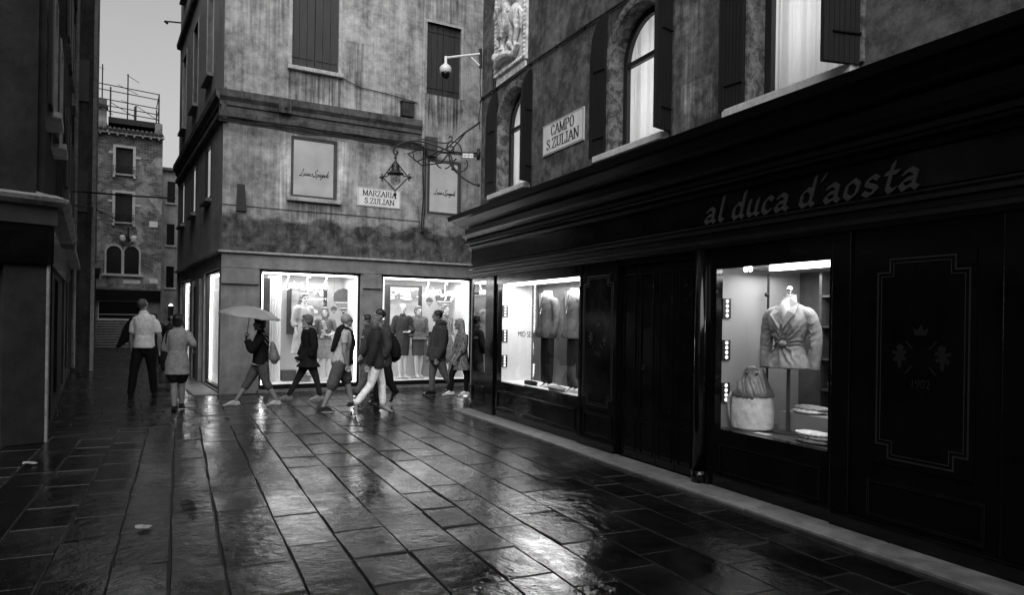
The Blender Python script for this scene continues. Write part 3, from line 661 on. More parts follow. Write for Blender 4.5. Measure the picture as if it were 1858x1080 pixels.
sans('MID SEASON SALES', .12, M['ink'], W1, 'lettering', (WD.px(970, 610)[0], .045, WD.px(970, 613)[1]), WD.px(1006, 610)[0] - WD.px(933, 610)[0])
# upper wall
hu = [(.55, 1.75, 3.90, 5.62), (4.17, 5.36, 3.87, 5.62), (6.70, 7.92, 3.84, 6.2), (10.6, 11.8, 3.85, 6.2), (4.17, 5.36, 7.9, 9.9), (7.2, 8.4, 7.9, 9.9)]
UM = Matrix.Translation((0, .25, 0))
mb = MB(); wall(mb, -.28, XE, 3.55, 12.5, hu, y=.25, reveal=.02)
mb.add([(-.28, .25, 3.2), (-.28, 8, 3.2), (-.28, 8, 12.5), (-.28, .25, 12.5)], [(3, 2, 1, 0)]).add([(-.28, .25, 12.5), (XE, .25, 12.5), (XE, 8, 12.5), (-.28, 8, 12.5)], [(0, 1, 2, 3)])
mb.add([(-.28, 8, 0), (XE, 8, 0), (XE, 8, 12.5), (-.28, 8, 12.5)], [(0, 1, 2, 3)]).add([(XE, 0, 0), (XE, 8, 0), (XE, 8, 12.5), (XE, 0, 12.5)], [(0, 1, 2, 3)])
def arch(cx, r, zs, n=20, k=1.0): return [(cx - r * math.cos(math.pi * i / n), zs + r * k * math.sin(math.pi * i / n)) for i in range(n + 1)]
for (a, b, zs) in ((.55, 1.75, 5.02), (4.17, 5.36, 5.02)):
    cx = (a + b) / 2; P = arch(cx, (b - a) / 2, zs)
    for p, q in zip(P[:-1], P[1:]): mb.add([(p[0], .25, p[1]), (q[0], .25, q[1]), (q[0], .25, 5.62), (p[0], .25, 5.62)], [(0, 1, 2, 3)])
mb.build('wall', M['stucco_right'], DB)
def upper_window(a, b, z0, zs, arched, z1, e):
    cx = (a + b) / 2; r = (b - a) / 2
    def ring(mb, r0, r1, y0, y1, zb, n=20):
        if arched:
            P = arch(cx, r0, zs, n); Q = arch(cx, r1, zs, n)
            P = [(cx - r0, zb)] + P + [(cx + r0, zb)]; Q = [(cx - r1, zb)] + Q + [(cx + r1, zb)]
            for i in range(len(P) - 1): mb.prism([P[i], P[i + 1], Q[i + 1], Q[i]], y0, y1)
        else: frame(mb, cx - r1, cx + r1, zb, z1 + (r1 - r), r1 - r0, y0, y1, False)
    s_ = MB(); ring(s_, r - .002, r + .10, .215, .50, z0); w = s_.build('window', M['peeling_stone'], DB)
    f = MB(); ring(f, r - .09, r - .003, .44, .50, z0)
    f.box((cx - r + .09, .44, zs - .03), (cx + r - .09, .50, zs + .03)) if arched else None
    f.box((cx - .02, .445, z0), (cx + .02, .49, zs - .03)) if 0 else None
    f.build('frame', M['dark_shutter'], w)
    MB().add([(cx - r, .475, z0), (cx + r, .475, z0), (cx + r, .475, z1), (cx - r, .475, z1)], [(0, 1, 2, 3)]).build('glass', M['shop_glass'], w)
    # pleated voile
    c = MB(); n = 90; zt = (zs + r if arched else z1) ; vs = []
    for i in range(n + 1):
        x = cx - r + 2 * r * i / n; y = .62 + .045 * math.sin(i * .55 + math.sin(i * .21) * 2.5) + .012 * math.sin(i * 1.7)
        vs += [(x, y, z0 - .02), (x, y * .6 + .4 * .62, zt)]
    c.add(vs, [(2 * i, 2 * i + 2, 2 * i + 3, 2 * i + 1) for i in range(n)]); c.build('curtain', M['curtain_voile'], w, smooth=True)
    rb = MB()
    for q in (((a - .12, .51, z0 - .1), (a - .05, 1.5, zt + .1)), ((b + .05, .51, z0 - .1), (b + .12, 1.5, zt + .1)), ((a - .05, .51, z0 - .1), (b + .05, 1.5, z0 - .03)), ((a - .05, .51, zt + .03), (b + .05, 1.5, zt + .1)), ((a - .05, 1.45, z0 - .02), (b + .05, 1.5, zt + .02))): rb.box(*q)
    rb.build('room', M['white_wall'], w)
    if e: area('room_light', WD.M, (cx - .25, 1.2, (z0 + zt) / 2), .35, 1.5, e, (-math.pi / 2, 0, 0))
    s_ = MB(); s_.box((a - .28, .14, z0 - .09), (b + .05, .50, z0 - .003)); s_.build('sill', M['bright_stone'], w, bevel=.01)
    return w
def leaf(w, hx, hy, tx, ty, z0, z1, arched, far_high):
    """a board shutter leaf hinged at (hx,hy), free edge at (tx,ty)"""
    d = Vector((tx - hx, ty - hy)); L_ = d.length; d /= L_; nn = Vector((-d.y, d.x)) * .022; mb = MB(); n = 7
    def top(f): return z1 if not arched else z1 - (.55 if 1 else 0) * (1 - math.sin(math.acos(max(-1, min(1, 1 - f * 1.0)))) if far_high else 1 - math.sqrt(max(0, 1 - f * f)))
    for i in range(n):
        f0, f1 = i / n, (i + 1) / n; g0 = .004 / L_
        P = [(hx + d.x * L_ * f, hy + d.y * L_ * f) for f in (f0 + g0, f1)]
        zz = (top(f0), top(f1))
        v = []
        for (px_, py_), zt in zip(P, zz):
            for sg in (-1, 1): v += [(px_ + nn.x * sg, py_ + nn.y * sg, z0), (px_ + nn.x * sg, py_ + nn.y * sg, zt)]
        mb.add(v, [(0, 1, 5, 4), (2, 6, 7, 3), (0, 2, 3, 1), (4, 5, 7, 6), (1, 3, 7, 5), (0, 4, 6, 2)])
    for z in (z0 + .25, z0 + 1.15):
        mb.tube([(hx + nn.x * 1.4, hy + nn.y * 1.4, z), (tx + nn.x * 1.4 - d.x * .08, ty + nn.y * 1.4 - d.y * .08, z)], .011, 5)
        mb.tube([(hx - nn.x * 1.4, hy - nn.y * 1.4, z), (tx - nn.x * 1.4 - d.x * .08, ty - nn.y * 1.4 - d.y * .08, z)], .011, 5)
    return mb.build('shutter', M['dark_shutter'], w)
w = upper_window(.55, 1.75, 3.90, 5.02, True, 5.62, 5); leaf(w, .52, .20, .17, .16, 3.88, 5.70, True, False); leaf(w, 1.87, .22, 1.96, .0, 3.88, 5.70, True, False)
w = upper_window(4.17, 5.36, 3.87, 5.02, True, 5.62, 5); leaf(w, 4.12, .20, 3.82, .15, 3.85, 5.74, True, False); leaf(w, 5.47, .22, 5.56, -.06, 3.85, 5.74, True, False)
w = upper_window(6.70, 7.92, 3.84, 6.2, False, 6.2, 5); leaf(w, 6.68, .20, 6.38, .15, 3.82, 6.2, False, False); leaf(w, 7.98, .22, 7.91, -.12, 3.82, 6.2, False, False)
upper_window(10.6, 11.8, 3.85, 6.2, False, 6.2, 0); upper_window(4.17, 5.36, 7.9, 9.9, False, 9.9, 0); upper_window(7.2, 8.4, 7.9, 9.9, False, 9.9, 0)
# carved relief
RL = root('carved_relief', 'tall weathered stone relief of a horse and rider set high on the wall', 'relief', WD.M)
mb = MB(); mb.box((.42, .20, 5.95), (1.66, .27, 8.2)); mb.box((.46, .215, 5.80), (1.62, .27, 5.95)); mb.build('panel', M['carved_stone'], RL)
mb = MB()
for i in range(30):
    z = 6.0 + i * .073
    for x in (.45, 1.63): mb.ball((x, .19, z), (.035, .03, .045), 8, 5, Matrix.Rotation(.6, 3, 'Y'))
for i in range(16):
    for z in (5.99, 7.62): mb.ball((.49 + i * .074, .19, z), (.045, .03, .035), 8, 5, Matrix.Rotation(.6, 3, 'Y'))
mb.build('rope_border', M['carved_stone'], RL, smooth=True)
mb = MB(); RX = lambda a: .42 + 1.24 * a
mb.ball((RX(.56), .17, 6.72), (.34, .10, .19)).ball((RX(.76), .16, 6.76), (.17, .11, .20)).ball((RX(.36), .17, 6.76), (.14, .1, .17))
mb.tube([(RX(.34), .16, 6.82), (RX(.24), .15, 7.02), (RX(.20), .14, 7.12)], [(.12, .07), (.09, .06), (.07, .06)], 8); mb.tube([(RX(.21), .13, 7.14), (RX(.10), .13, 6.98)], [(.06, .05), (.04, .04)], 8)
mb.tube([(RX(.34), .15, 6.68), (RX(.2), .14, 6.58), (RX(.22), .14, 6.42)], [.06, .04, .03], 8); mb.tube([(RX(.4), .15, 6.62), (RX(.34), .15, 6.42), (RX(.38), .15, 6.25)], [.06, .04, .03], 8)
mb.tube([(RX(.78), .15, 6.7), (RX(.84), .14, 6.5), (RX(.76), .14, 6.32), (RX(.8), .14, 6.22)], [.09, .05, .035, .03], 8); mb.tube([(RX(.68), .15, 6.66), (RX(.66), .14, 6.46), (RX(.6), .14, 6.3)], [.08, .05, .03], 8)
mb.tube([(RX(.86), .15, 6.85), (RX(.96), .15, 6.7), (RX(.93), .15, 6.45)], [.03, .05, .02], 8)
mb.tube([(RX(.52), .14, 6.88), (RX(.5), .12, 7.05), (RX(.48), .12, 7.25)], [(.12, .09), (.10, .08), (.12, .08)], 10); mb.ball((RX(.47), .11, 7.40), (.075, .07, .09))
mb.tube([(RX(.48), .12, 7.24), (RX(.66), .11, 7.12), (RX(.82), .11, 7.28), (RX(.9), .12, 7.4)], [.05, .06, .08, .05], 8); mb.tube([(RX(.44), .11, 7.2), (RX(.34), .10, 7.05), (RX(.28), .12, 6.98)], [.045, .04, .03], 8)
mb.tube([(RX(.52), .1, 6.88), (RX(.5), .08, 6.7), (RX(.42), .08, 6.52)], [.08, .055, .035], 8)
mb.tube([(RX(.12), .15, 6.12), (RX(.3), .14, 6.22), (RX(.5), .14, 6.2), (RX(.72), .15, 6.12), (RX(.86), .15, 6.24)], [.05, .09, .08, .055, .035], 8); mb.ball((RX(.14), .13, 6.28), (.08, .07, .085)); mb.tube([(RX(.2), .13, 6.2), (RX(.34), .11, 6.34), (RX(.46), .12, 6.3)], [.05, .035, .03], 8)
mb.tube([(RX(.5), .14, 6.2), (RX(.62), .12, 6.33), (RX(.74), .14, 6.2)], [.06, .05, .04], 8)
baked(mb, 'figures', M['carved_stone'], RL, .010, 1, .003, (12, 12, 9))
# cable crossing the upper wall, small street plates
t = MB(); P = [WD.p3(u, v, .225) for u, v in ((871, 186), (876, 177), (900, 160), (962, 115), (1010, 83), (1060, 48), (1129, 3), (1180, -30))]
t.tube([tuple(p) for p in P], .016, 6)
for i in range(1, 6): t.ball(tuple(P[i]), .03, 8, 5)
t.tube([tuple(WD.p3(u, v, .23)) for u, v in ((893, 88), (894, 125), (894, 170))], .016, 6)
t.build('wall_cable', M['cable_rubber'], DB)
t = MB(); 
for i in range(60):
    u = random.uniform(872, 1300); x = WD.px(u, 300)[0] + random.uniform(-.2, .2); h_ = random.uniform(.02, .07)
    if i < 26: x = random.uniform(-.25, .5)
    for j in range(3): t.tube([(x, .20, 3.58), (x + random.uniform(-.04, .04), .18, 3.58 + h_), (x + random.uniform(-.08, .08), .15, 3.58 + h_ * 1.1)], [.004, .006, .001], 4)
w = t.build('weeds', M['ink']); w.matrix_world = WD.M; w['kind'] = 'stuff'; tag(w, 'tiny weeds sprouting along the top of the black cornice', 'weeds')
def plate(name, label, W, x0, x1, z0, z1, y, l1_, l2_, h):
    r = root(name, label, 'street sign', W.M)
    MB().box((x0, y - .02, z0), (x1, y, z1)).build('plate', M['plate_enamel'], r)
    b = MB(); frame(b, x0 + .012, x1 - .012, z0 + .012, z1 - .012, .006, y - .0235, y - .0205); b.build('border', M['ink'], r)
    t = MB(); cx = (x0 + x1) / 2; H_ = z1 - z0
    roman(t, l1_, cx + .01, z0 + H_ * .58, h, y - .0205, (x1 - x0) * (.78 if len(l1_) > 6 else .58)); roman(t, l2_, cx + .01, z0 + H_ * .16, h, y - .0205, (x1 - x0) * .80 if len(l1_) < 6 else (x1 - x0) * .70)
    t.build('lettering', M['ink'], r); return r
plate('street_sign', 'white street plate reading MARZARIA S. ZULIAN beside the backlit window', WA, 2.865, 3.90, 4.215, 4.64, 0, 'MARZARIA', 'S.ZULIAN', .125)
plate('street_sign', 'white street plate reading CAMPO S. ZULIAN between two arched windows', WD, 2.27, 3.51, 4.20, 4.67, .25, 'CAMPO', 'S.ZULIAN', .15)
# ================================================================== LEFT BUILDING
LB = root('left_building', 'dark plain building at the left edge with a shop cornice and stone pilaster', 'building', WL.M)
hL = [(-3.2, -.46, 0, 2.27), (-8.0, -4.2, .5, 2.27)]
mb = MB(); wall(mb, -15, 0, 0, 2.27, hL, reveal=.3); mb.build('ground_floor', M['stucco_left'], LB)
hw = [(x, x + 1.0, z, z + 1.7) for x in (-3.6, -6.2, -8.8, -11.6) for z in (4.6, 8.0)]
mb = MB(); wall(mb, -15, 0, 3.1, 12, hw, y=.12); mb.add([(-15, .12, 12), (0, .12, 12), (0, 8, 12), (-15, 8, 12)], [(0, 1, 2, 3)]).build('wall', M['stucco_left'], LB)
for h in hw: closed_shutters(LB, *h, y=.2, n=3)
MB().box((-15, -.06, 2.272), (.06, .1, 2.76)).build('fascia', M['black_lacquer'], LB)
MB().box((-15, -.09, 2.765), (.09, .1, 3.0)).build('frieze', M['display_dark'], LB)
MB().profile([(.12, 3.0), (-.16, 3.005), (-.22, 3.05), (-.24, 3.10), (.12, 3.18)], -15, .13).build('cornice', M['grey_stone'], LB)
MB().box((-3.2, .3, 0), (-.46, .34, 2.27)).box((-8, .3, .5), (-4.2, .34, 2.27)).build('door', M['dull_black'], LB)
LS = bpy.data.objects.new('side', None); COL.objects.link(LS); LS.matrix_world = WM.M
mb = MB(); wall(mb, 0, 5.5, 0, 2.27, [(.35, 1.5, .1, 2.27), (2.3, 3.6, .3, 2.2)], reveal=.3); wall(mb, 0, 5.5, 3.1, 12, [(1.2, 2.0, 4.5, 6.2), (3.4, 4.2, 4.5, 6.2), (1.2, 2.0, 7.6, 9.3), (3.4, 4.2, 7.6, 9.3)], y=.12); mb.build('side_wall', M['stucco_left'], LS)
for a in (1.2, 3.4):
    for z in (4.5, 7.6):
        w = closed_shutters(LS, a, a + .8, z, z + 1.7, y=.2, n=2); s_ = MB(); s_.box((a - .5, .0, z), (a - .06, .05, z + 1.7)); s_.build('shutter', M['dark_shutter'], w)
MB().box((-.06, -.06, 2.272), (5.5, .1, 2.76)).build('fascia', M['black_lacquer'], LS)
MB().profile([(.12, 3.0), (-.16, 3.005), (-.22, 3.05), (-.24, 3.10), (.12, 3.18)], -.10, 5.5).build('cornice', M['grey_stone'], LS)
MB().box((.35, .3, .1), (1.5, .34, 2.27)).box((2.3, .3, .3), (3.6, .34, 2.2)).build('shop_door', M['dull_black'], LS)
MB().box((-.01, -.03, 0), (.3, .0, 2.27)).build('corner_strip', M['grey_stone'], LS)
merge_side(LS, LB, WL.M.inverted() @ WM.M)
def lane_house(name, label, x0, x1, y, H_, m, holes, shop, sh_m='shutter_wood', cornice_z=None):
    b = root(name, label, 'building', WM.M)
    mb = MB(); wall(mb, x0, x1, 0, H_, holes + shop, y=y, reveal=.2)
    mb.add([(x0, y, 0), (x0, 8, 0), (x0, 8, H_), (x0, y, H_)], [(3, 2, 1, 0)]).add([(x0, y, H_), (x1, y, H_), (x1, 8, H_), (x0, 8, H_)], [(0, 1, 2, 3)]).add([(x1, y, 0), (x1, 8, 0), (x1, 8, H_), (x1, y, H_)], [(0, 1, 2, 3)])
    mb.build('wall', M[m], b)
    for h in holes:
        f = MB(); frame(f, h[0] - .08, h[1] + .08, h[2], h[3] + .08, .08, y - .03, y + .15, False); w = f.build('window', M['grey_stone'], b)
        MB().box((h[0], y + .1, h[2]), (h[1], y + .14, h[3])).build('pane', M['dull_black'], w)
        MB().box((h[0] - .15, y - .08, h[2] - .08), (h[1] + .15, y + .1, h[2] - .003)).build('sill', M['grey_stone'], w)
        if random.random() < .75:
            for a, c in ((h[0] - .52, h[0] - .10), (h[1] + .10, h[1] + .52)): MB().box((a, y - .07, h[2]), (c, y - .034, h[3])).build('shutter', M[sh_m], w)
    for h in shop: MB().box((h[0], y + .12, h[2]), (h[1], y + .16, h[3])).build('shop_door', M['display_mid'], b)
    if cornice_z: MB().box((x0 + .02, y - .22, cornice_z), (x1, y + .0, cornice_z + .12)).build('cornice', M['grey_stone'], b)
    MB().tube([(x1 - .25, y - .07, .1), (x1 - .25, y - .07, H_)], .06, 8).build('downpipe', M['grey_stone'], b)
    return b
lane_house('lane_house', 'tall peeling house with open shutters behind the left corner building', 5.55, 13.2, .02, 15, 'stucco_old', [(x, x + .9, z, z + 1.6) for x in (6.5, 8.8, 11.3) for z in (4.2, 7.2, 10.2)], [(6.2, 7.6, .1, 2.5), (8.6, 10.0, .3, 2.4), (11, 12.2, .1, 2.5)], cornice_z=2.9)
b = lane_house('lane_house', 'tallest narrow house on the left of the lane, jutting out to frame the sky', 13.25, 21, -.5, 21, 'stucco_old', [(x, x + .9, z, z + 1.7) for x in (14.5, 16.8, 19) for z in (4.4, 7.6, 10.8, 14.2)], [(14.2, 15.8, .1, 2.5), (17, 18.6, .3, 2.4)], cornice_z=3.0)
for z in (4.6, 7.8): MB().box((13.19, -.35, z), (13.249, -.02, z + 1.2)).build('shutter', M['shutter_wood'], b)
MB().box((13.14, -.56, 0), (13.42, -.46, 21)).build('corner_strip', M['grey_stone'], b)
lane_house('lane_house', 'low end house on the left side of the lane by the brick house', 21.05, 27, -.15, 9.5, 'stucco_old', [(x, x + .8, z, z + 1.4) for x in (22, 24.5) for z in (4.2, 6.8)], [(21.8, 23, .1, 2.5), (24, 25.6, .1, 2.4)], cornice_z=2.8)
# ================================================================== BRICK HOUSE AT THE END OF THE LANE
TB = root('brick_house', 'narrow brick house with twin arched windows closing the end of the lane', 'building', WT.M)
ht = [(.76, 1.50, 8.50, 9.78), (.76, 1.50, 6.15, 7.56), (.43, 1.06, 3.62, 5.0), (1.18, 1.82, 3.62, 5.0), (-.3, 2.8, 0, 2.84)]
mb = MB(); wall(mb, -.6, 2.80, 0, 10.45, ht, reveal=.3); mb.add([(2.80, 0, 0), (2.80, 8, 0), (2.80, 8, 10.45), (2.80, 0, 10.45)], [(0, 1, 2, 3)])
for a, b_ in ((.43, 1.06), (1.18, 1.82)):
    P = arch((a + b_) / 2, (b_ - a) / 2, 4.66)
    for p, q in zip(P[:-1], P[1:]): mb.add([(p[0], 0, p[1]), (q[0], 0, q[1]), (q[0], 0, 5.0), (p[0], 0, 5.0)], [(0, 1, 2, 3)])
mb.build('wall', M['old_brick'], TB)
for a, b_, c, d in ht[:2]:
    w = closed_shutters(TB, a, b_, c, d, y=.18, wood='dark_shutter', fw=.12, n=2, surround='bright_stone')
    t = MB(); x = a - .1
    while x < b_ + .1:
        t.tube([(x, -.10, c), (x, -.10, c + .36)], .012, 5); t.tube([(x + .05 + .04 * math.cos(k), -.10, c + .18 + .08 * math.sin(k)) for k in [j * .8 for j in range(9)]], .008, 4); x += .11
    t.tube([(a - .12, -.10, c + .36), (b_ + .12, -.10, c + .36)], .014, 5); t.build('railing', M['iron'], w)
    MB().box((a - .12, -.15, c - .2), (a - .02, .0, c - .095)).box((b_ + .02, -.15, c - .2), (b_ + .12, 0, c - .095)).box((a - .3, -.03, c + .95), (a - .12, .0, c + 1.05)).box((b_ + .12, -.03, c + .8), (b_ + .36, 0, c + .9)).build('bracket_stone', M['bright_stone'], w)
for a, b_ in ((.43, 1.06), (1.18, 1.82)):
    r_ = (b_ - a) / 2; cx = (a + b_) / 2; s_ = MB()
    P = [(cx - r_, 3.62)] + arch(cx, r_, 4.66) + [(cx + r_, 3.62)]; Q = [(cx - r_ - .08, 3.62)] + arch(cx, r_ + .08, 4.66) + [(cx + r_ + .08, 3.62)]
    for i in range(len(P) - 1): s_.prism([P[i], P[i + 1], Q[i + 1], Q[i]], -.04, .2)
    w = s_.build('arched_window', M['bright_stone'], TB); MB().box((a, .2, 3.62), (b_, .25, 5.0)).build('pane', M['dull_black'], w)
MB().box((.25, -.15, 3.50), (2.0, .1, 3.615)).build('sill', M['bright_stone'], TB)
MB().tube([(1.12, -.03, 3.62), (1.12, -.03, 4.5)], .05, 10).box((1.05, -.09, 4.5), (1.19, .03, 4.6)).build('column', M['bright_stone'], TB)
MB().box((-.5, -.12, 2.84), (2.86, .0, 2.93)).build('ledge', M['grey_stone'], TB)
MB().box((-.3, -.05, 2.3), (2.8, .25, 2.83)).build('fascia', M['dull_black'], TB)
for q_ in (((-.3, .25, 0), (.1, .3, 2.3)), ((2.1, .1, 0), (2.8, .3, 2.3))): MB().box(*q_).build('shop_pier', M['stone_facing'], TB)
mb = MB().box((.1, .5, 1.45), (2.1, .55, 2.3)); w = mb.build('shop_window', M['dull_black'], TB); MB().box((.12, .3, 1.62), (2.08, .34, 1.65)).box((.1, .24, 1.4), (.14, .3, 2.3)).box((.1, .24, 2.26), (2.1, .3, 2.3)).build('shelf', M['bright_stone'], w)
st = MB(); ns_ = MB()
for i in range(11):
    st.box((-.5, -1.1 + .1 * i, .124 * i), (2.1, .04, .124 * (i + 1) - .021)); ns_.box((-.5, -1.115 + .1 * i, .124 * (i + 1) - .02), (2.1, .05, .124 * (i + 1)))
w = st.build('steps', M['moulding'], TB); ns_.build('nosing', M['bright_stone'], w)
mb = MB()
for i in range(9):
    mb.box((-.3 + i * .36, -.22, 10.32), (-.22 + i * .36, .05, 10.40))
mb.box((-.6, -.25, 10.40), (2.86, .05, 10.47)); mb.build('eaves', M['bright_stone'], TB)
mb = MB()
for i in range(17): mb.tube([(-.5 + i * .2, -.3, 10.52), (-.5 + i * .2, 2.2, 11.35)], .085, 8)
mb.add([(-.6, -.28, 10.48), (2.86, -.28, 10.48), (2.86, 2.2, 11.3), (-.6, 2.2, 11.3)], [(0, 1, 2, 3)]); mb.build('roof', M['roof_tile'], TB)
w = MB().box((-.3, .5, 10.6), (.35, 1.1, 11.75)).build('chimney', M['old_brick'], TB); MB().box((-.36, .44, 11.75), (.41, 1.16, 11.85)).profile([(.44, 11.85), (1.16, 11.85), (.8, 12.25)], -.3, .35).build('chimney_cap', M['roof_tile'], w)
mb = MB(); mb.box((.42, .3, 11.0), (2.7, 2.6, 11.28)); mb.build('terrace_deck', M['dull_black'], TB)
mb = MB().box((2.45, .1, 10.5), (2.78, .5, 11.2)).build('wall_pier', M['old_brick'], TB)
# roof terrace rails
rt = root('roof_terrace', 'wooden roof terrace railing above the brick house against the sky', 'railing', WT.M)
for x in (.5, 1.6, 2.62):
    MB().tube([(x, .35, 11.25), (x, .35, 12.75 if x != 1.6 else 12.0)], .035, 6).build('post', M['shutter_wood'], rt); MB().tube([(x, 2.5, 11.25), (x, 2.5, 12.5)], .03, 6).build('post', M['shutter_wood'], rt)
mb = MB()
for z, e in ((11.45, 0), (11.7, 0), (12.0, 0), (12.45, 0), (12.72, 0)): mb.tube([(-.4, .33, z + .15), (2.64, .33, z)], .024, 6)
mb.tube([(2.62, .33, 12.7), (2.62, 2.5, 12.6)], .024, 6).tube([(2.62, .33, 12.0), (2.62, 2.5, 12.0)], .02, 6); mb.build('rail', M['shutter_wood'], rt)
mb = MB()
for a, b_ in ((.5, 1.6), (1.6, 2.62)): mb.tube([(a, .34, 12.0), (b_, .34, 11.4)], .016, 5)
mb.tube([(.0, .34, 11.9), (.6, .34, 11.4)], .016, 5); mb.build('brace', M['shutter_wood'], rt)
an = root('antenna', 'television antenna mast standing on the roof terrace', 'antenna', WT.M)
MB().tube([(1.25, 1.0, 11.25), (1.25, 1.0, 13.7)], .03, 6).build('mast', M['iron'], an)
MB().tube([(1.2, 1.0, 13.65), (1.75, 1.0, 13.35)], .014, 5).tube([(.8, 1.0, 13.1), (1.7, 1.0, 12.75)], .014, 5).tube([(.95, 1.0, 12.35), (1.5, 1.0, 12.2)], .012, 5).build('aerial_bar', M['iron'], an)
an = root('antenna', 'thin bare pole at the far left of the roof terrace', 'antenna', WT.M)
MB().tube([(.12, 3.0, 10.4), (.12, 3.0, 14.6)], .03, 6).build('mast', M['iron'], an)
MB().tube([(-.3, 3.0, 14.5), (.2, 3.0, 14.35)], .012, 5).build('aerial_bar', M['iron'], an)
# little plates on the brick wall
for i, (a, b_, c, d, lb) in enumerate(((1.15, 1.9, 3.15, 3.33, 'long white street plate under the twin arched windows'), (2.25, 2.62, 6.0, 6.28, 'white wall plate beside the upper window of the brick house'), (2.3, 2.66, 3.2, 3.42, 'small white plate low on the brick house corner'))):
    tag(MB().box((a, -.03, c), (b_, -.001, d)).build('wall_plate', M['plate_enamel']), lb, 'sign', M=WT.M)
# distant houses right of the brick house
fh = root('far_house', 'slim pale house seen in the gap right of the brick house', 'building', WT.M)
mb = MB(); hf = [(3.35, 3.75, z, z + 1.2) for z in (3.2, 5.6, 8.0)]; wall(mb, 3.05, 3.9, 0, 9.8, hf, y=5, reveal=.3); mb.build('wall', M['stucco_far'], fh)
mb = MB().box((2.95, 4.8, 9.8), (4.0, 9, 9.95)).box((3.9, 5, 0), (3.95, 12, 9.8)).build('roof', M['roof_tile'], fh)
for h in hf: w = MB().box((h[0], 5.15, h[2]), (h[1], 5.2, h[3])).build('window', M['dull_black'], fh); MB().box((h[0] - .1, 4.9, h[2] - .1), (h[1] + .1, 5.1, h[2] - .003)).build('sill', M['white_stone'], w)
fh = root('far_house', 'far white house glimpsed deep in the lane beside the corner building', 'building', WT.M)
mb = MB(); hf = [(x, x + .7, z, z + 1.4) for x in (4.6, 6.2, 7.8) for z in (1.0, 3.8, 6.4)]; wall(mb, 3.6, 9.5, 0, 8.6, hf, y=16, reveal=.3); mb.build('wall', M['stucco_far'], fh)
mb = MB().box((3.4, 15.7, 8.6), (9.6, 24, 8.75)).build('roof', M['roof_tile'], fh)
for h in hf: w = MB().box((h[0], 16.15, h[2]), (h[1], 16.2, h[3])).build('window', M['dull_black'], fh); MB().box((h[0] - .1, 15.9, h[2] - .1), (h[1] + .1, 16.1, h[2] - .003)).build('sill', M['white_stone'], w)
fh = root('far_house', 'dark house continuing the lane behind the corner building', 'building', WB.M)
mb = MB(); hf = [(x, x + .9, z, z + 1.5) for x in (-12, -15, -18) for z in (4.2, 7.0)]; wall(mb, -20, -9.3, 0, 10.2, hf, y=1.1, reveal=.2); mb.add([(-9.3, 1.1, 0), (-9.3, 9, 0), (-9.3, 9, 10.2), (-9.3, 1.1, 10.2)], [(0, 1, 2, 3)]).build('wall', M['stucco_old'], fh)
for h in hf: w = MB().box((h[0], 1.2, h[2]), (h[1], 1.25, h[3])).build('window', M['dull_black'], fh); MB().box((h[0] - .1, .95, h[2] - .1), (h[1] + .1, 1.2, h[2] - .003)).build('sill', M['grey_stone'], w)

# unseen facade added behind the viewpoint: it shades the foreground and shows in the glass
WX = Wall((11.0, -5.5), (-1, -.12))
cf = root('shading_facade', 'unseen plain facade added behind the viewpoint to shade the square', 'building', WX.M)
mb = MB(); hx = [(x, x + 1.1, z, z + 2.0) for x in (2.5, 6.0, 9.5, 13.0, 16.5) for z in (3.6, 7.4)]; wall(mb, 0, 22, 0, 9.8, hx, reveal=.25); mb.add([(0, 0, 9.8), (22, 0, 9.8), (22, 7, 9.8), (0, 7, 9.8)], [(0, 1, 2, 3)]); mb.build('wall', M['stucco_old'], cf)
for h in hx: closed_shutters(cf, *h, n=3)
# ================================================================== LANTERN, CAMERA, CABLES
YB = WD.O[1] + WD.n[1] * .25 + .15          # depth of the right building's far corner
ln = root('street_lantern', 'ornate wrought iron lantern in a diamond frame hanging from a scrolled bracket', 'lantern', loc=(0, 0, 0))
Q = lambda u, v, dy=0: tuple(at(u, v, YB + dy))
def qs(pts, k=6, dy=0): return [Q(p[0], p[1], dy) for p in spline([(a, b) for a, b in pts], k)]
br = MB()
L4 = lambda pts: [(640 + a / 5.4, 200 + b / 5.4) for a, b in pts]
br.tube(qs(L4([(1245, 735), (1180, 722), (1090, 670), (1020, 610), (985, 575), (960, 520), (945, 450), (940, 400)])), .018, 7)
br.tube(qs(L4([(940, 400), (850, 360), (740, 320), (640, 300), (560, 302), (480, 325), (420, 360), (400, 405), (420, 435), (440, 415), (425, 400)])), .018, 7)
br.tube(qs(L4([(590, 305), (650, 285), (740, 285), (850, 315), (920, 320), (965, 300), (975, 270), (955, 256), (940, 270)])), .013, 6)
br.tube(qs(L4([(935, 400), (925, 350), (950, 315), (1000, 308), (1050, 345), (1065, 400), (1055, 430)])), .013, 6)
br.tube(qs(L4([(945, 400), (985, 395), (990, 365), (970, 352), (955, 368)])), .013, 6)
def circ(cx, cy, r, a0, a1): return [(cx + r * math.cos(a), cy + r * math.sin(a)) for a in [a0 + (a1 - a0) * i / 14 for i in range(15)]]
br.tube(qs(L4(circ(892, 490, 82, -2.0, 2.6 * .55)), 2), .013, 6); br.tube(qs(L4(circ(892, 490, 80, -4.4, -1.5)), 2), .013, 6)
br.tube(qs(L4(circ(1055, 530, 70, -.6, 2.6)), 2), .013, 6); br.tube(qs(L4(circ(1050, 530, 66, 2.6, 4.2)), 2), .013, 6)
br.tube([Q(815, 275.5), Q(872, 279)], .02, 7)
br.ball(Q(814, 275), .035).ball(Q(822, 306), .035).ball(Q(868, 336), .03)
br.tube([Q(868, 270, .0), Q(868, 290, .0)], .03, 8)
br.build('bracket', M['iron'], ln, smooth=True)
lc = at(717.5, 320, YB); kx = YB / F
def lz(v): return (320 - v) * kx
hd = MB(); C0 = tuple(lc)
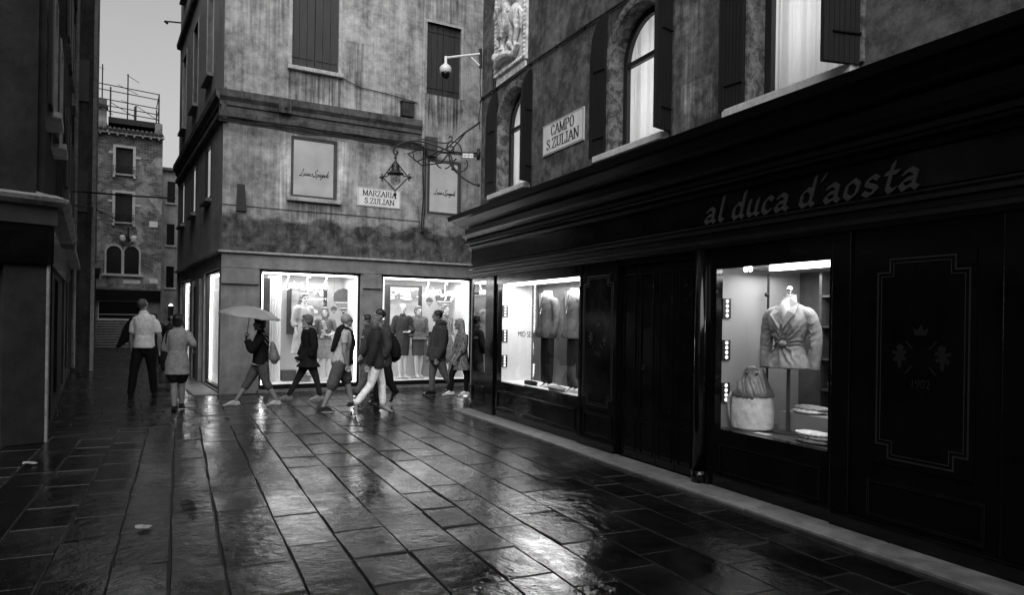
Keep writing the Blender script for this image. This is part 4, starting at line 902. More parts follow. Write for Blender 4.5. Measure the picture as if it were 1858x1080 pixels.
hd.lathe(C0, [(.012, lz(280)), (.02, lz(285)), (.012, lz(290)), (.03, lz(293)), (.035, lz(296)), (.075, lz(299)), (.07, lz(303)), (.085, lz(311)), (.15, lz(314)), (.155, lz(316)), (.10, lz(317))], 16)
hd.build('hood', M['iron'], ln, smooth=True)
MB().lathe(C0, [(.095, lz(316.5)), (.098, lz(322)), (.09, lz(329)), (.06, lz(334)), (.02, lz(336))], 16).build('globe', M['lamp_glass'], ln, smooth=True)
MB().lathe(C0, [(.03, lz(317)), (.04, lz(323)), (.03, lz(329))], 10).build('lamp', M['white_paint'], ln, smooth=True)
fr = MB(); top, bot, lft, rgt = (717.5, 291), (717, 346), (695, 322), (741, 322)
for a, b in ((top, lft), (top, rgt), (lft, bot), (rgt, bot)): fr.tube([Q(*a), Q(*b)], .011, 6)
for a, b in ((top, lft), (top, rgt)):
    fr.tube([Q(a[0], a[1]), tuple(Vector(Q((a[0] + b[0]) / 2, (a[1] + b[1]) / 2 )) + Vector((0, .02, 0)))], .01, 6)
fr.tube([Q(717, 346), Q(717, 359)], .009, 6); fr.ball(Q(717, 353), (.028, .028, .035)); fr.ball(Q(717, 360), .014)
for s_ in (-1, 1):
    cx = 718 + s_ * 25; fr.ball(Q(cx, 322), .035); fr.tube([Q(cx, 322), Q(cx + s_ * 6.5, 321.5)], [.02, .002], 6)
    for q in (-1, 1): fr.tube(qs([(cx, 322 - q * 2), (cx - s_ * 2, 322 - q * 5), (cx + s_ * 2, 322 - q * 6.5)], 3), .009, 5)
    fr.tube(qs([(717.5 + s_ * 9, 314), (717.5 + s_ * 13, 318), (717.5 + s_ * 20, 321)], 3), .012, 5); fr.tube(qs([(717.5 + s_ * 6, 303), (717.5 + s_ * 11, 306), (717.5 + s_ * 9, 310)], 3), .012, 5)
fr.build('diamond_frame', M['iron'], ln, smooth=True)
MB().tube([Q(717.5, 291), Q(717.5, 280)], .014, 6).ball(Q(717.5, 286), .028).build('hanger', M['iron'], ln)
cc = root('security_camera', 'white dome security camera on an arm at the corner of the right building', 'camera')
MB().tube([Q(871, 97.5), Q(809, 104.5)], .022, 8).tube([Q(855, 104), Q(870, 119)], .020, 8).build('arm', M['cream_plastic'], cc)
MB().tube([Q(872, 88), Q(872, 124)], .03, 4).build('wall_mount', M['grey_metal'], cc)
MB().lathe(Q(808.5, 129), [(.025, .28), (.025, .15), (.05, .13), (.06, .11), (.085, .10), (.11, .06), (.11, -.03), (.09, -.04)], 18).build('housing', M['cream_plastic'], cc, smooth=True)
MB().ball(tuple(Vector(Q(808.5, 129)) + Vector((0, 0, -.05))), (.085, .085, .10), 16, 10).build('dome', M['black_lacquer'], cc, smooth=True)
# cable bundle slung between the two corners
cb = MB(); A0 = WA.M @ Vector((4.45, -.12, 5.72)); B0 = Vector(Q(872, 281, .05))
cb.tube([tuple(A0), Q(740, 279, 1.2), Q(765, 300, .8), Q(800, 296, .3), Q(845, 240, .1), Q(872, 222)], [.014] * 6, 6)
cb.tube([tuple(A0), Q(748, 262, 1.5), Q(751, 290, 1.2), Q(757, 293, 1.0), Q(812, 268, .5), Q(840, 243, .2), Q(871, 221)], .013, 6)
cb.tube([tuple(A0), Q(760, 262, 1.6), Q(785, 272, .9), Q(815, 277, .5), Q(872, 277)], .012, 6)
cb.tube([tuple(A0), Q(770, 270, 1.4), Q(800, 277, .5), Q(872, 284)], .013, 6)
cb.tube([Q(872, 125), Q(871, 150), Q(873, 185), Q(868, 215), Q(871, 235)], .009, 5)
tag(cb.build('cable_bundle', M['cable_rubber']), 'dark cable bundle slung from the corner building to the right building', 'cables')
pl = root('cable_tag', 'tiny white number plate on the cable beside the lantern bracket', 'sign')
MB().box((at(840, 279, YB).x, YB - .06, at(840, 287, YB).z), (at(850, 279, YB).x, YB - .05, at(840, 279.5, YB).z)).box((at(851, 279, YB).x, YB - .06, at(851, 287.3, YB).z), (at(859, 279, YB).x, YB - .05, at(851, 279.8, YB).z)).build('plate', M['plate_enamel'], pl)
sans('SM', .07, M['ink'], pl, 'lettering', (at(845, 279, YB).x, YB - .062, at(845, 286, YB).z), .075); sans('T41', .07, M['ink'], pl, 'lettering', (at(855, 279, YB).x, YB - .062, at(855, 286.2, YB).z), .07)
wl = MB(); P = [at(60, 343, 17), at(150, 348, 18), at(230, 355, 17.6), at(318, 360, 18.6)]
wl.tube([tuple(p) for p in P], .022, 6); tag(wl.build('lane_cable', M['cable_rubber']), 'black cable strung across the lane at second floor height', 'cable')
wl = MB().tube([tuple(at(130, 372, 18)), tuple(at(165, 376, 20)), tuple(at(208, 396, 32))], .025, 6).tube([tuple(at(130, 404, 18)), tuple(at(185, 398, 26)), tuple(at(205, 402, 33))], .018, 6); tag(wl.build('lane_cable', M['cable_rubber']), 'pair of sagging cables running to the lower shuttered window of the brick house', 'cable')
# lantern on the brick house
l2_ = root('wall_lantern', 'small double lantern on an iron bracket above the twin arched windows', 'lantern')
R_ = lambda u, v: tuple(at(u, v, 34.6))
MB().tube([R_(233, 412), R_(233, 436), R_(228, 428), R_(218, 424)], .05, 6).tube([R_(233, 436), R_(248, 432)], .05, 6).tube([R_(222, 444), R_(232, 448), R_(242, 440)], .03, 6).build('bracket', M['iron'], l2_)
for q_ in ((223, 432), (243, 434)): MB().lathe(R_(*q_), [(.10, .15), (.14, .08), (.12, -.1), (.06, -.18)], 10).build('globe', M['plate_enamel'], l2_)
sl = root('lit_lamp', 'small glowing wall lamp deep in the lane beside the corner building', 'lamp')
MB().lathe(tuple(at(310, 558, 26)), [(.02, .12), (.07, .06), (.08, .02)], 10).build('cap', M['bulb'], sl); MB().lathe(tuple(at(310, 562, 26)), [(.10, .14), (.08, -.28), (.03, -.3)], 10).build('body', M['grey_metal'], sl)
MB().tube([tuple(at(310, 562, 26)), tuple(at(310, 632, 26))], .03, 6).build('post', M['iron'], sl)
sp = root('street_speaker_arm', 'thin metal arm jutting from the roofline above the lane', 'bracket')
MB().tube([tuple(at(299, 38, 22)), tuple(at(331, 41, 22.6))], .025, 6).tube([tuple(at(299, 38, 22)), tuple(at(304, 42, 22.1))], .04, 6).build('arm', M['grey_metal'], sp)
for (u, v, s_, lb) in ((54, 842, .14, 'scrap of white paper lying on wet paving near the left edge'), (260, 959, .12, 'white scrap of litter on the dark foreground slabs'), (1058, 816, .10, 'crumpled white paper lying on the pale kerb')):
    x, y = gnd(u, v, .01); t = MB(); pts = []
    for i in range(9):
        a = i * 2 * math.pi / 9; pts.append((x + s_ * .6 * math.cos(a) * random.uniform(.7, 1.1), y + s_ * .5 * math.sin(a) * random.uniform(.6, 1.1), .012 + random.uniform(0, .02)))
    t.add(pts + [(x, y, .035)] + [(p[0], p[1], p[2] + .003) for p in pts], [(9, i, (i + 1) % 9) for i in range(9)]); tag(t.build('litter', M['cloth_soft']), lb, 'litter')
# ================================================================== FIGURES
def V3(p): return Vector(p)
def smooth_path(P, k=5):
    out = []
    for i in range(len(P) - 1):
        a = P[max(i - 1, 0)]; b = P[i]; c = P[i + 1]; d = P[min(i + 2, len(P) - 1)]
        for j in range(k):
            t = j / k; out.append(tuple(.5 * (2 * b[q] + (c[q] - a[q]) * t + (2 * a[q] - 5 * b[q] + 4 * c[q] - d[q]) * t * t + (3 * b[q] - a[q] - 3 * c[q] + d[q]) * t ** 3) for q in range(len(b))))
    return out + [tuple(P[-1])]
def loft(mb, P, n=14, lat=None, caps=(True, True)):
    """P: (x,y,z,ra,rb)"""
    Q_ = smooth_path([tuple(p) for p in P], 4)
    mb.tube([q[:3] for q in Q_], [(max(.004, q[3]), max(.004, q[4])) for q in Q_], n, True, lat)
    
    if caps[0]: mb.ball(Q_[0][:3], min(Q_[0][3:5]) * .98, 10, 6)
    if caps[1]: mb.ball(Q_[-1][:3], min(Q_[-1][3:5]) * .98, 10, 6)
def along(P, f):
    """first part of a polyline, f counted in segments"""
    i = min(int(f), len(P) - 2); t = f - i; return [tuple(p) for p in P[:i + 1]] + ([tuple(P[i][q] + (P[i + 1][q] - P[i][q]) * t for q in range(3))] if t > 1e-3 else [])
def hand(mb, w, d, s, curl=.6, side=1, lat=(0, 1, 0)):
    """palm with four bent fingers and a thumb; w wrist, d pointing direction"""
    d = V3(d).normalized(); l = V3(lat); l = (l - d * l.dot(d)).normalized(); p = d.cross(l) * side
    w = V3(w); m = w + d * .045 * s; rot = Matrix((l, p, d)).transposed()
    mb.ball(m, (.040 * s, .017 * s, .055 * s), 10, 8, rot)
    for i, (o, L_) in enumerate(((-.029, .062), (-.010, .074), (.010, .070), (.028, .054))):
        a = m + d * .042 * s + l * o * s; b = a + (d * (1 - .3 * curl) + p * .6 * curl) * L_ * .5 * s; c = b + (d * (.8 - 1.1 * curl) + p * 1.0 * curl) * L_ * .5 * s
        mb.tube([a, (a + b) / 2, b, c], [.0095 * s, .0092 * s, .0088 * s, .0075 * s], 6); mb.ball(c, .0078 * s, 6, 4)
    a = m - l * .032 * s - d * .012 * s; b = a - l * .018 * s + d * .030 * s + p * .012 * s; c = b + d * .026 * s + p * .012 * s
    mb.tube([a, b, c], [.013 * s, .011 * s, .008 * s], 6); mb.ball(c, .0085 * s, 6, 4)
def figure(R_, J, o):
    """R_: root. J: joints in local metres (x forward, y left, z up). o: outfit"""
    s = o.get('s', 1.0); fem = o.get('fem', False); vx = o.get('vox', .0075); b = MB()
    H, C, N, Hd = [V3(J[k]) for k in ('hip', 'chest', 'neck', 'head')]; f = V3(J.get('face', (1, 0, 0))).normalized()
    W_ = V3((H + C) / 2) ; lat = V3(J.get('lat', (0, 1, 0))); sw = (.165 if fem else .19) * s * o.get('wide', 1); hw = (.165 if fem else .155) * s * o.get('wide', 1); dp = (.105 if fem else .115) * s * o.get('deep', 1)
    ww = (.125 if fem else .145) * s * o.get('wide', 1)
    Sh = C + (N - C) * .72
    tor = [(*(H - V3((0, 0, .07 * s))), hw * .8, dp * .95), (*H, hw, dp * 1.08), (*(H + (W_ - H) * .9), ww, dp * .88), (*C, sw * .90, dp * 1.08), (*Sh, sw * .92, dp * .78), (*(Sh + (N - Sh) * .55), sw * .45, dp * .55), (*N, .058 * s, .058 * s)]
    def torso(mb, t, z_cut=None, ext=0): loft(mb, [(x, y, z, a + t, c + t) for x, y, z, a, c in tor[ext:]], 20, lat, (False, True))
    torso(b, 0)
    b.tube([N - V3((0, 0, .05 * s)), N, (N + Hd) / 2, Hd - V3((0, 0, .02 * s))], [.065 * s, .054 * s, .050 * s, .054 * s], 12)
    up = V3((0, 0, 1)); sd = up.cross(f).normalized(); rot = Matrix((f, sd, up)).transposed()
    if J.get('tilt'): rot = rot @ Matrix.Rotation(J['tilt'], 3, 'Y')
    hd = lambda x, y, z: Hd + rot @ (V3((x, y, z)) * s)
    b.ball(hd(-.012, 0, .025), (.098 * s, .076 * s, .095 * s), 18, 12, rot); b.ball(hd(.022, 0, -.045), (.066 * s, .056 * s, .072 * s), 14, 10, rot)
    b.tube([hd(.078, 0, .03), hd(.100, 0, -.005), hd(.108, 0, -.018), hd(.085, 0, -.03)], [.010 * s, .013 * s, .016 * s, .012 * s], 8)
    b.ball(hd(.082, 0, -.056), (.012 * s, .022 * s, .007 * s), 8, 6, rot); b.ball(hd(.078, 0, -.070), (.012 * s, .020 * s, .007 * s), 8, 6, rot); b.ball(hd(.070, 0, -.10), (.020 * s, .022 * s, .018 * s), 8, 6, rot)
    b.tube([hd(.078, -.04, .028), hd(.090, 0, .034), hd(.078, .04, .028)], .011 * s, 6)
    for q in (-1, 1): b.ball(hd(-.012, q * .078, -.005), (.018 * s, .008 * s, .030 * s), 8, 6, rot)
    arms = []; legs = []
    for k, A in enumerate(J['arms']):
        a, e, w = map(V3, A[:3]); sg = 1 if a.dot(lat) > 0 else -1
        loft(b, [(*(a * .75 + Sh * .25), .05 * s, .05 * s), (*a, .050 * s, .05 * s), (*((a + e) / 2), .042 * s, .046 * s), (*e, .036 * s, .038 * s), (*((e * .7 + w * .3)), .037 * s, .036 * s), (*w, .024 * s, .027 * s)], 10)
        arms.append((a, e, w)); hdv = V3(A[3]) if len(A) > 3 else (w - e)
        if hdv.length > 0: hand(b, w, hdv, s * 1.0, A[4] if len(A) > 4 else .5, -sg, lat=(1, 0, 0) if abs(V3(hdv).normalized().x) < .7 else (0, 0, 1))
    for A in J['legs']:
        h, k, a, t = map(V3, A); loft(b, [(*h, .088 * s, .092 * s), (*(h * .6 + k * .4), .078 * s, .082 * s), (*k, .052 * s, .055 * s), (*(k * .68 + a * .32), .054 * s, .060 * s), (*a, .034 * s, .038 * s)], 12)
        heel = a + (a - t) * V3((.35, .35, 0)) ; heel.z = min(a.z - .035, a.z - .05 * s) if a.z > t.z else a.z
        ft = [(*(a * .55 + heel * .45), .032 * s, .035 * s), (*((a + t) / 2 * .5 + V3(((a.x + t.x) / 2, (a.y + t.y) / 2, min(a.z, t.z + .02))) * .5), .036 * s, .030 * s), (*t, .038 * s, .018 * s)]
        loft(b, ft, 10, lat=lat); legs.append((h, k, a, t))
    for k in o.get('extra_skin', []): k(b)
    baked(b, 'body', M[o.get('skin', 'skin')], R_, vx, 2)
    cl = o.get('clothes_vox', .011); wr = o.get('wr', .0045)
    # ---- lower garment
    lo = o.get('bottom')
    if lo:
        m_, ln_, th = lo; mb = MB(); loft(mb, [(x, y, z, a + .012, c + .014) for x, y, z, a, c in tor[:3]], 18, lat)
        for h, k, a, t in legs:
            P = [(*h, .098 * s + th * .5, .102 * s + th * .5), (*(h * .5 + k * .5), .082 * s + th, .088 * s + th), (*k, .062 * s + th, .066 * s + th), (*(k * .5 + a * .5), .055 * s + th, .060 * s + th), (*(k * .05 + a * .95), .045 * s + th, .050 * s + th)]
            if ln_ < 1.0: e = V3(h) * (1 - ln_) + V3(k) * ln_; P = P[:1] + [(*((h + e) / 2), .088 * s + th, .094 * s + th), (*e, .078 * s + th, .084 * s + th)]
            elif ln_ < 2: q = ln_ - 1; e = V3(k) * (1 - q) + V3(a) * q; P = P[:3] + [(*((k + e) / 2), .06 * s + th, .066 * s + th), (*e, .056 * s + th, .062 * s + th)]
            loft(mb, P, 14)
        baked(mb, o.get('bottom_name', 'trousers'), M[m_], R_, cl, 2, wr, (11, 11, 8))
    # ---- shoes
    sh = o.get('shoes')
    if sh:
        for h, k, a, t in legs:
            mb = MB(); d = t - a; dh = V3((d.x, d.y, 0)).normalized(); hl_ = a - dh * .055 * s; hl_.z = a.z - .055 * s if a.z < .2 else a.z - .02 * s
            loft(mb, [(*hl_, .036 * s, .036 * s), (*(a + V3((0, 0, -.025 * s))), .038 * s, .044 * s), (*(a * .5 + t * .5 + V3((0, 0, .0))), .038 * s, .032 * s), (*(t + dh * -.02), .040 * s, .022 * s), (*(t + dh * .005), .030 * s, .017 * s)], 12, lat=lat)
            so_ = [(*(hl_ + V3((0, 0, -.022))), .036 * s, .014), (*(a * .5 + t * .5 + V3((0, 0, -.028 * s))), .042 * s, .012), (*(t + dh * .02 + V3((0, 0, -.012))), .042 * s, .012)]; loft(mb, so_, 10, lat=lat)
            baked(mb, 'shoe', M[sh], R_, .009, 1)
    # ---- upper garment
    tp = o.get('top')
    if tp:
        m_, sl_, drop, flare, th = tp; mb = MB()
        torso(mb, th, ext=1)
        if drop > 0:
            D1 = H + V3((o.get('hemshift', 0) * .5, 0, -drop * .5)); D2 = H + V3((o.get('hemshift', 0), 0, -drop))
            loft(mb, [(*W_, ww + th, dp + th), (*H, hw + th + .01, dp + th + .01), (*D1, hw + th + flare * .5, dp + th + flare * .5), (*D2, hw + th + flare, dp + th + flare)], 20, lat, (False, False))
        for a, e, w in arms:
            P = along([a, (a + e) / 2, e, (e + w) / 2, w], min(4, sl_ * 2)); P = [(V3(a) * .7 + Sh * .3)] + [V3(p) for p in P]
            R4 = [.050, .053, .049, .044, .040, .036][:len(P)]
            tq = th * o.get('slth', 1.0); loft(mb, [(*p, r * s + tq, r * s + tq) for p, r in zip(P, R4)], 12, None, (True, False))
        if o.get('collar'): mb.tube([N - V3((0, 0, .05)), N + V3((0, 0, .015))], [.085 * s, .070 * s], 12)
        baked(mb, o.get('top_name', 'jacket'), M[m_], R_, cl, 2, wr * 1.2, (9, 9, 5.5))
    for k in o.get('extra', []): k(R_, dict(H=H, C=C, N=N, Hd=Hd, Sh=Sh, hd=hd, rot=rot, s=s, lat=lat, arms=arms, legs=legs, f=f))
    # ---- hair
    hr = o.get('hair')
    if hr:
        m_, kind = hr; mb = MB(); mb.ball(hd(-.024, 0, .040), (.100 * s, .086 * s, .092 * s), 18, 12, rot)
        if kind != 'crop': mb.ball(hd(-.05, 0, .0), (.078 * s, .088 * s, .095 * s), 14, 10, rot); mb.ball(hd(.035, 0, .085), (.055 * s, .07 * s, .034 * s), 12, 8, rot)
        if kind == 'bob': loft(mb, [(*hd(-.05, 0, .02), .092 * s, .075 * s), (*hd(-.055, 0, -.06), .095 * s, .07 * s), (*hd(-.05, 0, -.12), .080 * s, .055 * s)], 14, lat=sd)
        if kind == 'long': loft(mb, [(*hd(-.05, 0, .02), .092 * s, .075 * s), (*hd(-.075, 0, -.10), .105 * s, .07 * s), (*hd(-.10, 0, -.24), .12 * s, .065 * s), (*hd(-.12, 0, -.37), .10 * s, .04 * s), (*hd(-.12, 0, -.44), .05 * s, .02 * s)], 14, lat=sd)
        if kind == 'bun': mb.ball(hd(-.11, 0, .05), (.05 * s, .05 * s, .05 * s)); mb.ball(hd(-.06, 0, -.06), (.06 * s, .07 * s, .05 * s))
        baked(mb, 'hair', M[m_], R_, .008, 1, .006, (55, 55, 22))
    if o.get('eyes', True):
        for q in (-1, 1): MB().ball(hd(.078, q * .030, .008), (.010 * s, .012 * s, .009 * s), 8, 6).build('eye', M['ink'], R_)
FAC = math.atan2(WA.d[1], WA.d[0])
def walker(label, reg, ref, sgn, J, o, near=None):
    """reg=(ox,oy,zoom) the photo crop the joints were read in; ref=(x,y) ground contact; sgn=+1 walks to the right"""
    px = lambda p: (reg[0] + p[0] / reg[2], reg[1] + p[1] / reg[2])
    u, v = px(ref); X, Y = gnd(u, v); k = Y / F
    R_ = root('person', label, 'person', loc=(X, Y, 0), rz=FAC * .75 + (0 if sgn > 0 else math.pi))
    nr = 1 if sgn < 0 else -1                     # local y of the side nearest the camera
    def q(p, y=0.0):
        a, b_ = px(p); return Vector(((a - u) * k * sgn, y * nr, max(.0, (v - b_) * k)))
    s = o.get('s', 1.0); G = {k_: q(J[k_]) for k_ in ('hip', 'chest', 'neck', 'head')}
    G['face'] = J.get('face', (1, 0, 0)); G['tilt'] = J.get('tilt', 0)
    def lim(P, ys): return [q(p, y) for p, y in zip(P, ys)]
    G['legs'] = []
    for P, sd in ((J['near_leg'], 1), (J['far_leg'], -1)):
        L_ = lim(P, (.085 * sd, .085 * sd, .075 * sd, .085 * sd)); L_[2].z = max(.075, L_[2].z); L_[3].z = max(.024, L_[3].z)
        if J.get('plant', True) and L_[2].z < .14: L_[3].z = .026; L_[2].z = min(L_[2].z, .095)
        G['legs'].append(L_)
    G['arms'] = []
    for P, sd in ((J['near_arm'], 1), (J.get('far_arm', J['near_arm']), -1)):
        w_ = .19 * sd * s * o.get('wide', 1) * (.88 if o.get('fem') else 1)
        L_ = [q(P[0], w_), q(P[1], w_ + .03 * sd), q(P[2], w_ + .0 * sd)]
        if len(P) > 3: L_.append(Vector((P[3][0] , 0, P[3][1])))
        if len(P) > 4: L_.append(P[4])
        G['arms'].append(L_)
    figure(R_, G, o); return R_, q, k
def part(fn, name, m, smooth=True, **kw):
    def f(R_, c): mb = MB(); fn(mb, c); (baked(mb, name, M[m], R_, .009, 1, .004, (20, 20, 10)) if kw.get('bake') else mb.build(name, M[m], R_, smooth=smooth))
    return f
r5, r6, r7 = (380, 470, 3.6), (600, 470, 3.6), (140, 500, 3.857)
# --- woman with umbrella
def hem(mb, c): loft(mb, [(*(c['H'] + V3((0, 0, .0))), .185, .150), (*(c['H'] - V3((0, 0, .03))), .187, .152)], 18, c['lat'], (False, False))
def collar(mb, c): mb.ball(c['N'] + V3((-.03, 0, -.03)), (.12, .12, .055), 14, 8)
R1, q1, k1 = walker('woman in a black cardigan and cropped trousers walking left under an umbrella', r5, (275, 962), -1, dict(
    head=(315, 428), neck=(328, 485), chest=(330, 545), hip=(325, 680), near_arm=[(322, 515), (268, 592), (238, 520), (.1, 1.0), .9], far_arm=[(318, 515), (285, 600), (262, 560)],
    near_leg=[(340, 690), (358, 800), (432, 922), (372, 955)], far_leg=[(315, 690), (258, 800), (178, 925), (112, 945)]),
    dict(s=.96, fem=True, skin='skin', top=('cloth_black', 1.9, .02, .01, .028), bottom=('cloth_slate', 1.30, .014), shoes='cloth_pale', hair=('hair_dark', 'short'), wide=1.05,
         extra=[part(hem, 'hem', 'cloth_pale', bake=True), part(collar, 'collar', 'cloth_soft', bake=True)]))
# umbrella
ur = root('umbrella', 'open pale grey umbrella tilted over the woman in black', 'umbrella', R1.matrix_world)
hp = q1((236, 505), .19); tp_ = q1((252, 318), .12); ax = (tp_ - hp).normalized(); apex = q1((262, 312), .12)
ax = V3((-.13, 0.06, 1)).normalized(); e1 = V3((1, 0, -ax.x)).normalized(); e2 = ax.cross(e1)
mb = MB(); n = 48; rings = 9; RU = .545
base = apex
def up_(i, j):
    a = 2 * math.pi * j / n; rr = RU * i / rings; pole = abs(math.cos(4 * a)) ; sag = (1 - pole) * .035 * (i / rings) ** 2
    edge = 1 - .05 * (1 - pole) * (i == rings) - .03 * (1 - pole) * (i / rings)
    return base + e1 * (rr * edge * math.cos(a)) + e2 * (rr * edge * math.sin(a)) - ax * (.175 * (i / rings) ** 2.0 + sag * .6)
vs = [tuple(base)] + [tuple(up_(i, j)) for i in range(1, rings + 1) for j in range(n)]
fs = [(0, 1 + (j + 1) % n, 1 + j) for j in range(n)] + [(1 + (i - 1) * n + j, 1 + (i - 1) * n + (j + 1) % n, 1 + i * n + (j + 1) % n, 1 + i * n + j) for i in range(1, rings) for j in range(n)]
cp = mb.add(vs, fs).build('canopy', M['umbrella_cloth'], ur, smooth=True); so_m = cp.modifiers.new('s', 'SOLIDIFY'); so_m.thickness = .003
rb = MB()
for j in range(0, n, 6): rb.tube([tuple(up_(i, j) - ax * .008) for i in range(1, rings + 1)], .004, 5); rb.tube([tuple(base - ax * .22), tuple(up_(5, j) - ax * .01)], .003, 5)
rb.build('ribs', M['grey_metal'], ur)
MB().tube([hp - ax * .10, base + ax * .05], .007, 8).build('shaft', M['grey_metal'], ur); MB().tube([hp - ax * .10, hp + ax * .02], .014, 8).build('handle', M['dull_black'], ur)
bgr = root('handbag', 'grey leather handbag hanging behind the woman with the umbrella', 'handbag', R1.matrix_world)
mb = MB(); c_ = q1((402, 615), .16); loft(mb, [(*(c_ + V3((.02, 0, .20))), .03, .02), (*(c_ + V3((.0, 0, .08))), .06, .05), (*(c_ + V3((-.01, 0, -.02))), .085, .07), (*(c_ + V3((-.02, 0, -.10))), .10, .075), (*(c_ + V3((-.02, 0, -.14))), .06, .06)], 14); baked(mb, 'bag', M['leather_bag'], bgr, .01, 2, .006, (12, 12, 8))
MB().tube([c_ + V3((.03, 0, .16)), q1((345, 500), .16), q1((335, 520), .20), c_ + V3((.05, .02, .1))], .008, 6).build('strap', M['leather_bag'], bgr)
# --- woman in black cape coat
def scarf(mb, c): mb.ball(c['N'] + V3((0.02, 0, 0)), (.11, .11, .07), 14, 8); mb.ball(c['N'] + V3((-.03, 0, -.04)), (.13, .16, .06), 14, 8)
def flap(mb, c): loft(mb, [(*(c['H'] + V3((.0, .08, .20))), .10, .06), (*(c['H'] + V3((.14, .10, .06))), .07, .035), (*(c['H'] + V3((.27, .10, .06))), .02, .012)], 12)
walker('woman in a long black cape coat walking left past the bright window', r5, (605, 925), -1, dict(
    head=(628, 402), neck=(640, 448), chest=(645, 520), hip=(642, 665), near_arm=[(655, 478), (668, 570), (645, 640), (.0, -1), .4], far_arm=[(640, 478), (620, 570), (590, 640)],
    near_leg=[(655, 680), (692, 790), (716, 892), (655, 918)], far_leg=[(632, 680), (578, 790), (522, 880), (462, 880)]),
    dict(s=.97, fem=True, top=('cloth_black', 1.9, .12, .085, .036), bottom=('cloth_charcoal', 2, .0), shoes='cloth_soft', hair=('hair_grey', 'short'), wide=1.08, deep=1.15,
         extra=[part(scarf, 'scarf', 'cloth_tweed', bake=True), part(flap, 'coat_flap', 'cloth_black', bake=True)]))
# --- bald man
def sweater(mb, c):
    loft(mb, [(*(c['N'] + V3((-.06, .06, .0))), .07, .04), (*(c['Sh'] + V3((-.09, .02, .0))), .20, .06), (*(c['C'] + V3((-.15, .0, -.06))), .16, .045), (*(c['C'] + V3((-.20, .0, -.20))), .10, .03)], 16, c['lat'])
    for sg in (-1, 1): loft(mb, [(*(c['N'] + V3((-.05, sg * .07, .0))), .05, .03), (*(c['Sh'] + V3((.07, sg * .10, .0))), .06, .04), (*(c['C'] + V3((.15, sg * .09, -.05))), .055, .035), (*(c['H'] + V3((.17, sg * .09, .14))), .055, .035), (*(c['H'] + V3((.19, sg * .08, -.02))), .04, .03)], 12, c['lat'])
def specs(mb, c):
    for sg in (-1, 1):
        mb.tube([c['hd'](.095 + .002 * math.cos(a), sg * .030 + .020 * math.cos(a), .006 + .015 * math.sin(a)) for a in [i * math.pi / 6 for i in range(13)]], .0025, 5); mb.tube([c['hd'](.092, sg * .052, .010), c['hd'](-.01, sg * .082, .014)], .0028, 5)
walker('bald man in a pale polo shirt and shorts with a black sweater over his shoulders', r5, (850, 995), 1, dict(
    head=(888, 402), neck=(878, 448), chest=(872, 525), hip=(850, 672), near_arm=[(866, 490), (862, 600), (884, 690), (.3, -1), .8], far_arm=[(880, 490), (900, 590), (915, 660)],
    near_leg=[(842, 680), (792, 835), (744, 952), (806, 992)], far_leg=[(868, 680), (900, 800), (932, 940), (990, 975)]),
    dict(s=1.0, slth=.6, skin='skin', top=('cloth_pale', .55, .02, .0, .016), top_name='polo_shirt', bottom=('cloth_slate', .93, .022), bottom_name='shorts', shoes='cloth_charcoal', deep=1.15, wide=1.0,
         extra=[part(sweater, 'sweater', 'cloth_black', bake=True), part(specs, 'glasses', 'ink')]))
# --- man with sunglasses on his head
def sung(mb, c):
    for sg in (-1, 1): mb.ball(c['hd'](.045, sg * .03, .112), (.02, .026, .014), 10, 6)
def stripe(mb, c): loft(mb, [(*(c['C'] + V3((0, 0, .05))), .228, .158), (*(c['C'] + V3((0, 0, .0))), .226, .158)], 18, c['lat'], (False, False))
walker('young man in a striped jacket with sunglasses pushed up on his hair', r6, (205, 893), -1, dict(
    head=(228, 402), neck=(240, 445), chest=(240, 520), hip=(228, 680), near_arm=[(232, 480), (212, 560), (186, 625), (.4, -.8), .7], far_arm=[(240, 480), (225, 565), (200, 640)],
    near_leg=[(222, 690), (208, 790), (170, 868), (125, 888)], far_leg=[(238, 690), (255, 790), (288, 868), (250, 890)]),
    dict(s=1.0, top=('cloth_dark', 1.9, .03, .0, .026), bottom=('cloth_denim', 2, .010), shoes='cloth_charcoal', hair=('hair_dark', 'crop'),
         extra=[part(sung, 'sunglasses', 'ink'), part(stripe, 'stripe', 'cloth_soft', bake=True)]))
# --- man with the backpack
R6, q6, k6 = walker('man in dark clothes walking left with a big backpack, behind the woman in white trousers', r6, (320, 948), -1, dict(
    head=(308, 372), neck=(326, 425), chest=(338, 510), hip=(338, 690), near_arm=[(345, 480), (352, 575), (325, 645), (.4, -.8), .7],
    near_leg=[(350, 700), (378, 800), (412, 862), (385, 925)], far_leg=[(330, 700), (312, 810), (305, 918), (255, 945)]),
    dict(s=1.03, top=('cloth_dark', 1.9, .04, .0, .028), bottom=('cloth_black', 2, .014), shoes='cloth_black', hair=('hair_dark', 'crop'), deep=1.1))
bp = root('backpack', 'big black rounded backpack on the back of the man walking left', 'backpack', R6.matrix_world)
mb = MB(); a = q6((372, 480)); b_ = q6((415, 640)); loft(mb, [(*a, .10, .05), (*(a * .7 + b_ * .3 + V3((-.02, 0, 0))), .15, .10), (*(a * .35 + b_ * .65 + V3((-.02, 0, 0))), .17, .13), (*b_, .15, .11), (*(b_ + V3((0.01, 0, -.05))), .08, .06)], 18, (0, 1, 0)); baked(mb, 'pack', M['cloth_black'], bp, .012, 3, .006, (9, 9, 9))
mb = MB()
for sg in (-1, 1): mb.tube([tuple(q6((368, 478)) + V3((0, sg * .11, 0))), tuple(q6((340, 455)) + V3((0, sg * .12, .015))), tuple(q6((312, 490)) + V3((0, sg * .12, 0))), tuple(q6((318, 560)) + V3((0, sg * .13, 0))), tuple(q6((360, 600)) + V3((0, sg * .15, 0)))], [(.025, .008)] * 5, 8, True, (0, 1, 0))
